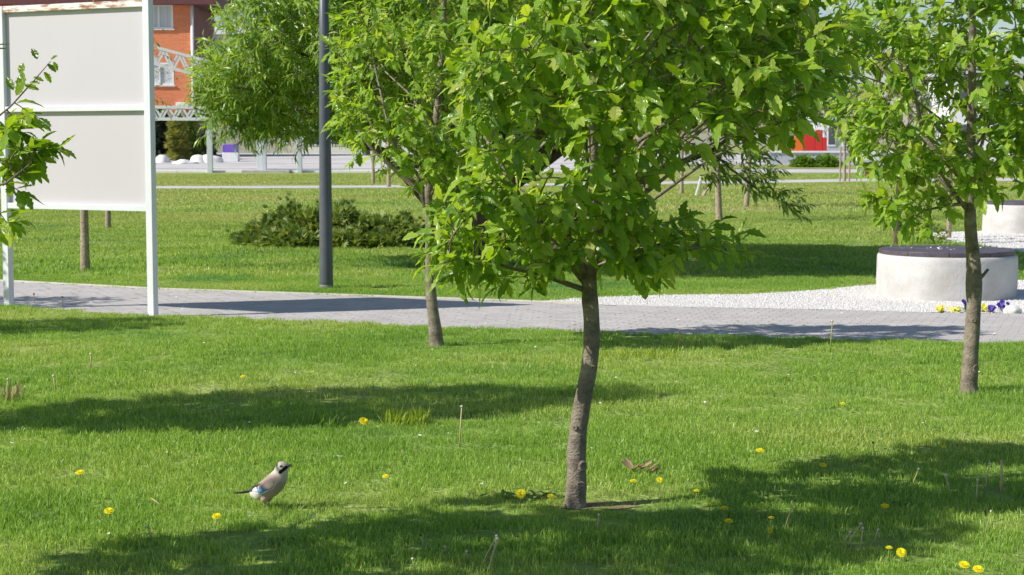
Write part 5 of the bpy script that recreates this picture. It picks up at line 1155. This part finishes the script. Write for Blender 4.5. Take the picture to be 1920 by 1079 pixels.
def stalk(px, py0, py1, dx, label, dark=False, head=True, pxw=3.0, m='stalk'):
    """bare flower stalk standing up from the lawn; foot at (px,py0), top py1"""
    g = P(px, py0); h = (py0 - py1) * g.y / F; tx = dx * g.y / F; root = empty('dandelion_stalk', g, label, 'flower stalk', 'spent dandelion stalks in the lawn')
    r = pxw * g.y / F / 2; b = MB(); b.tube([(0, 0, -0.01), (tx * 0.35, 0, h * 0.45), (tx, 0, h)], [r, r * 0.9, r * 0.75], 7); b.build('stem', M[m], root, smooth=True)
    if head:
        b = MB(); b.lathe([(0, h - 0.004), (r * 1.5, h - 0.002), (r * 1.9, h + r * 0.9), (r * 1.3, h + r * 2.2), (0, h + r * 2.5)], 10, c=(tx, 0, 0)); b.build('seed_head', M['seed_dark' if dark else 'seed'], root, smooth=True)
K = 'stalk '
for a in ((862, 838, 762, 4, 'tall thin tan stalk with white head right of the bright tuft'), (915, 1079, 1010, 18, 'pale stalk of the crossing pair at the bottom, rising right', False, True, 4), (900, 1072, 1004, 32, 'slim tan stalk of the crossing pair at the bottom, behind the pale one', False, True, 3),
          (1878, 924, 862, -2, 'thick white stalk standing upright at the right edge', False, False, 6), (1848, 918, 870, 6, 'tan stalk just left of the thick white one'), (1830, 945, 900, 2, 'short tan stalk below the thick white one'), (1781, 926, 892, -8, 'white stalk bent left in the upper right shadow', False, True, 4), (1710, 915, 880, 12, 'green stalk with white head in the upper right shadow', False, True, 3, 'green_stalk'),
          (1470, 998, 938, 20, 'tan stalk leaning right in the lower right shadow', True), (1845, 1014, 958, 12, 'thin stalk with white head near the bottom right', False, True, 2.5, 'green_stalk'), (1588, 1026, 982, 26, 'tan stalk leaning right, tallest of the dry clump'), (1580, 1024, 998, 14, 'short tan stalk leaning right at the left of the dry clump'), (1613, 1036, 990, 4, 'upright tan stalk in the middle of the dry clump'), (1640, 1014, 994, 6, 'short stalk with white head right of the dry clump'),
          (795, 1030, 1004, -6, 'pinkish stalk head left in the bottom shadow', True), (836, 1044, 1026, -2, 'short pinkish stalk in the bottom shadow', False), (968, 1020, 1006, 2, 'short dark stalk in the bottom shadow left of the trunk foot', True), (1120, 998, 966, 3, 'tan stalk with pale head below the nearest trunk'), (877, 1055, 1034, -2, 'pale stalk head left of the crossing pair'), (780, 1079, 1048, -6, 'green stalk with white head at the bottom edge', False, True, 3, 'green_stalk'),
          (290, 1018, 988, -14, 'tan stalk lying slantwise below the jay', False), (312, 958, 934, -28, 'dry tan straw lying aslant left of the jay', False, False), (1276, 652, 622, -2, 'tan stalk at the path edge right of the nearest trunk'), (1557, 660, 602, 3, 'tall thin stalk at the path edge before the gravel', False, True, 2.5, 'green_stalk'), (104, 735, 706, -3, 'pale stalk with white head on the left lawn'), (170, 690, 665, 1, 'thin reddish stalk on the left lawn'), (1640, 868, 830, -4, 'thin brown stalk in front of the upper right shadow', True, True, 2.5),
          (12, 745, 712, 4, 'tan stalk of the dry patch at the left edge'), (64, 572, 552, 0, 'thin dark stalk at the foot of the left board post', True, True, 2), (117, 577, 558, 0, 'dark stalk before the path between the board posts', True, True, 2)):
    stalk(a[0], a[1], a[2], a[3], a[4], *a[5:])
def tuft(px0, px1, py, hpx, n, material, label, dy=0.05, lean=0.3):
    a = P(px0, py); c = P(px1, py); rs = np.random.default_rng(px0); mid = (a + c) / 2
    x = rs.uniform(a.x, c.x, n) - mid.x; y = rs.normal(0, dy, n); h = hpx * a.y / F * rs.uniform(0.45, 1.05, n)
    d = np.column_stack([rs.normal(0.12, lean, n), rs.normal(0, lean, n), np.ones(n)])
    bl = leaf_template(n=4, serr=0, droop=0.18, fold=0.25, Wd=0.09, petiole=0)
    me = scatter_mesh('grass_tuft', [bl], frames(d, np.column_stack([rs.normal(0, 1, n), rs.normal(-0.3, 1, n), np.zeros(n)]), h), np.column_stack([x, y, np.full(n, -0.003)]), rs.uniform(0, 0.99, n), material)
    o = link('grass_tuft', me); o.location = mid; tag(o, label, 'grass tuft')
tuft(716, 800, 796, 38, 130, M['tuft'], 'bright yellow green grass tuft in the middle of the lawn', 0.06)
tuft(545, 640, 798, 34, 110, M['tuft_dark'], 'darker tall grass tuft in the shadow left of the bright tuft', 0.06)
tuft(1125, 1268, 671, 20, 260, M['tuft'], 'bright yellow green strip of long grass right of the nearest trunk', 0.10)
tuft(0, 30, 752, 36, 40, M['dry_grass'], 'dry straw coloured grass patch at the left edge', 0.08)
tuft(1572, 1644, 1038, 22, 46, M['dry_grass'], 'dry straw coloured clump at the bottom right', 0.06, 0.6)
tuft(1120, 1270, 938, 16, 120, M['dry_grass'], 'dry trampled grass right of the nearest trunk foot', 0.12, 0.7)
# flat rosette left of the nearest trunk
g = P(985, 936); rs = np.random.default_rng(4); n = 70; a = rs.uniform(0, 6.28, n)
d = np.column_stack([np.cos(a), np.sin(a), rs.uniform(0.05, 0.7, n)]); pos = np.column_stack([rs.normal(0.02, 0.10, n), rs.normal(0, 0.06, n), rs.uniform(0.0, 0.03, n)])
me = scatter_mesh('clover_patch', CHEST_LO, frames(d, np.tile([0, 0, 1.0], (n, 1)) + rs.normal(0, 0.3, (n, 3)), rs.uniform(0.03, 0.06, n)), pos, rs.uniform(0, 1, n), M['rosette'])
o = link('clover_patch', me); o.location = g; tag(o, 'patch of broad dull green weed leaves left of the nearest trunk foot', 'weeds')
# small broad-leaved weeds sown through the turf
rs = np.random.default_rng(77); cc = np.column_stack([rs.uniform(-3.6, 3.6, 70), rs.uniform(7.2, 14.5, 70)]); cc = np.repeat(cc, 26, 0) + rs.normal(0, 1, (70 * 26, 2)) * np.repeat(rs.uniform(0.03, 0.11, 70), 26)[:, None]
n = len(cc); a = rs.uniform(0, 6.28, n); d = np.column_stack([np.cos(a), np.sin(a), rs.uniform(0.1, 0.8, n)])
me = scatter_mesh('clover', CHEST_LO, frames(d, np.tile([0, 0, 1.0], (n, 1)) + rs.normal(0, 0.3, (n, 3)), rs.uniform(0.018, 0.04, n)), np.column_stack([cc, NZ + rs.uniform(0.008, 0.026, n)]), rs.uniform(0, 1, n), M['rosette'], rs.integers(0, 2, n))
tag(link('clover', me), kind='stuff')
# heap of dry leaves
g = P(1205, 893); rs = np.random.default_rng(9)
dm = scatter_mesh('dry_leaf', [leaf_template(n=6, serr=0.08, droop=-0.5, fold=0.7, Wd=0.5)], np.eye(3)[None], np.zeros((1, 3)), np.zeros(1), M['dry_leaf'])
for k in range(8):
    o = link('dry_leaf', dm); a = rs.uniform(0, 6.28); m3 = frames(np.array([[math.cos(a), math.sin(a) * 0.4, rs.uniform(-0.05, 0.18)]]), np.array([[rs.normal(0, 0.3), -0.4, 1]]), np.array([rs.uniform(0.055, 0.085)]))[0]
    mm = Matrix([list(r) for r in m3]).to_4x4(); mm.translation = g + Vector((rs.normal(0, 0.03), rs.normal(0, 0.02), 0.022 + 0.003 * k)); o.matrix_basis = mm
    tag(o, 'curled dry brown leaf in the small heap right of the nearest trunk', 'dry leaf', 'dry leaves heaped on the lawn')
print('scene built', len(bpy.data.objects))
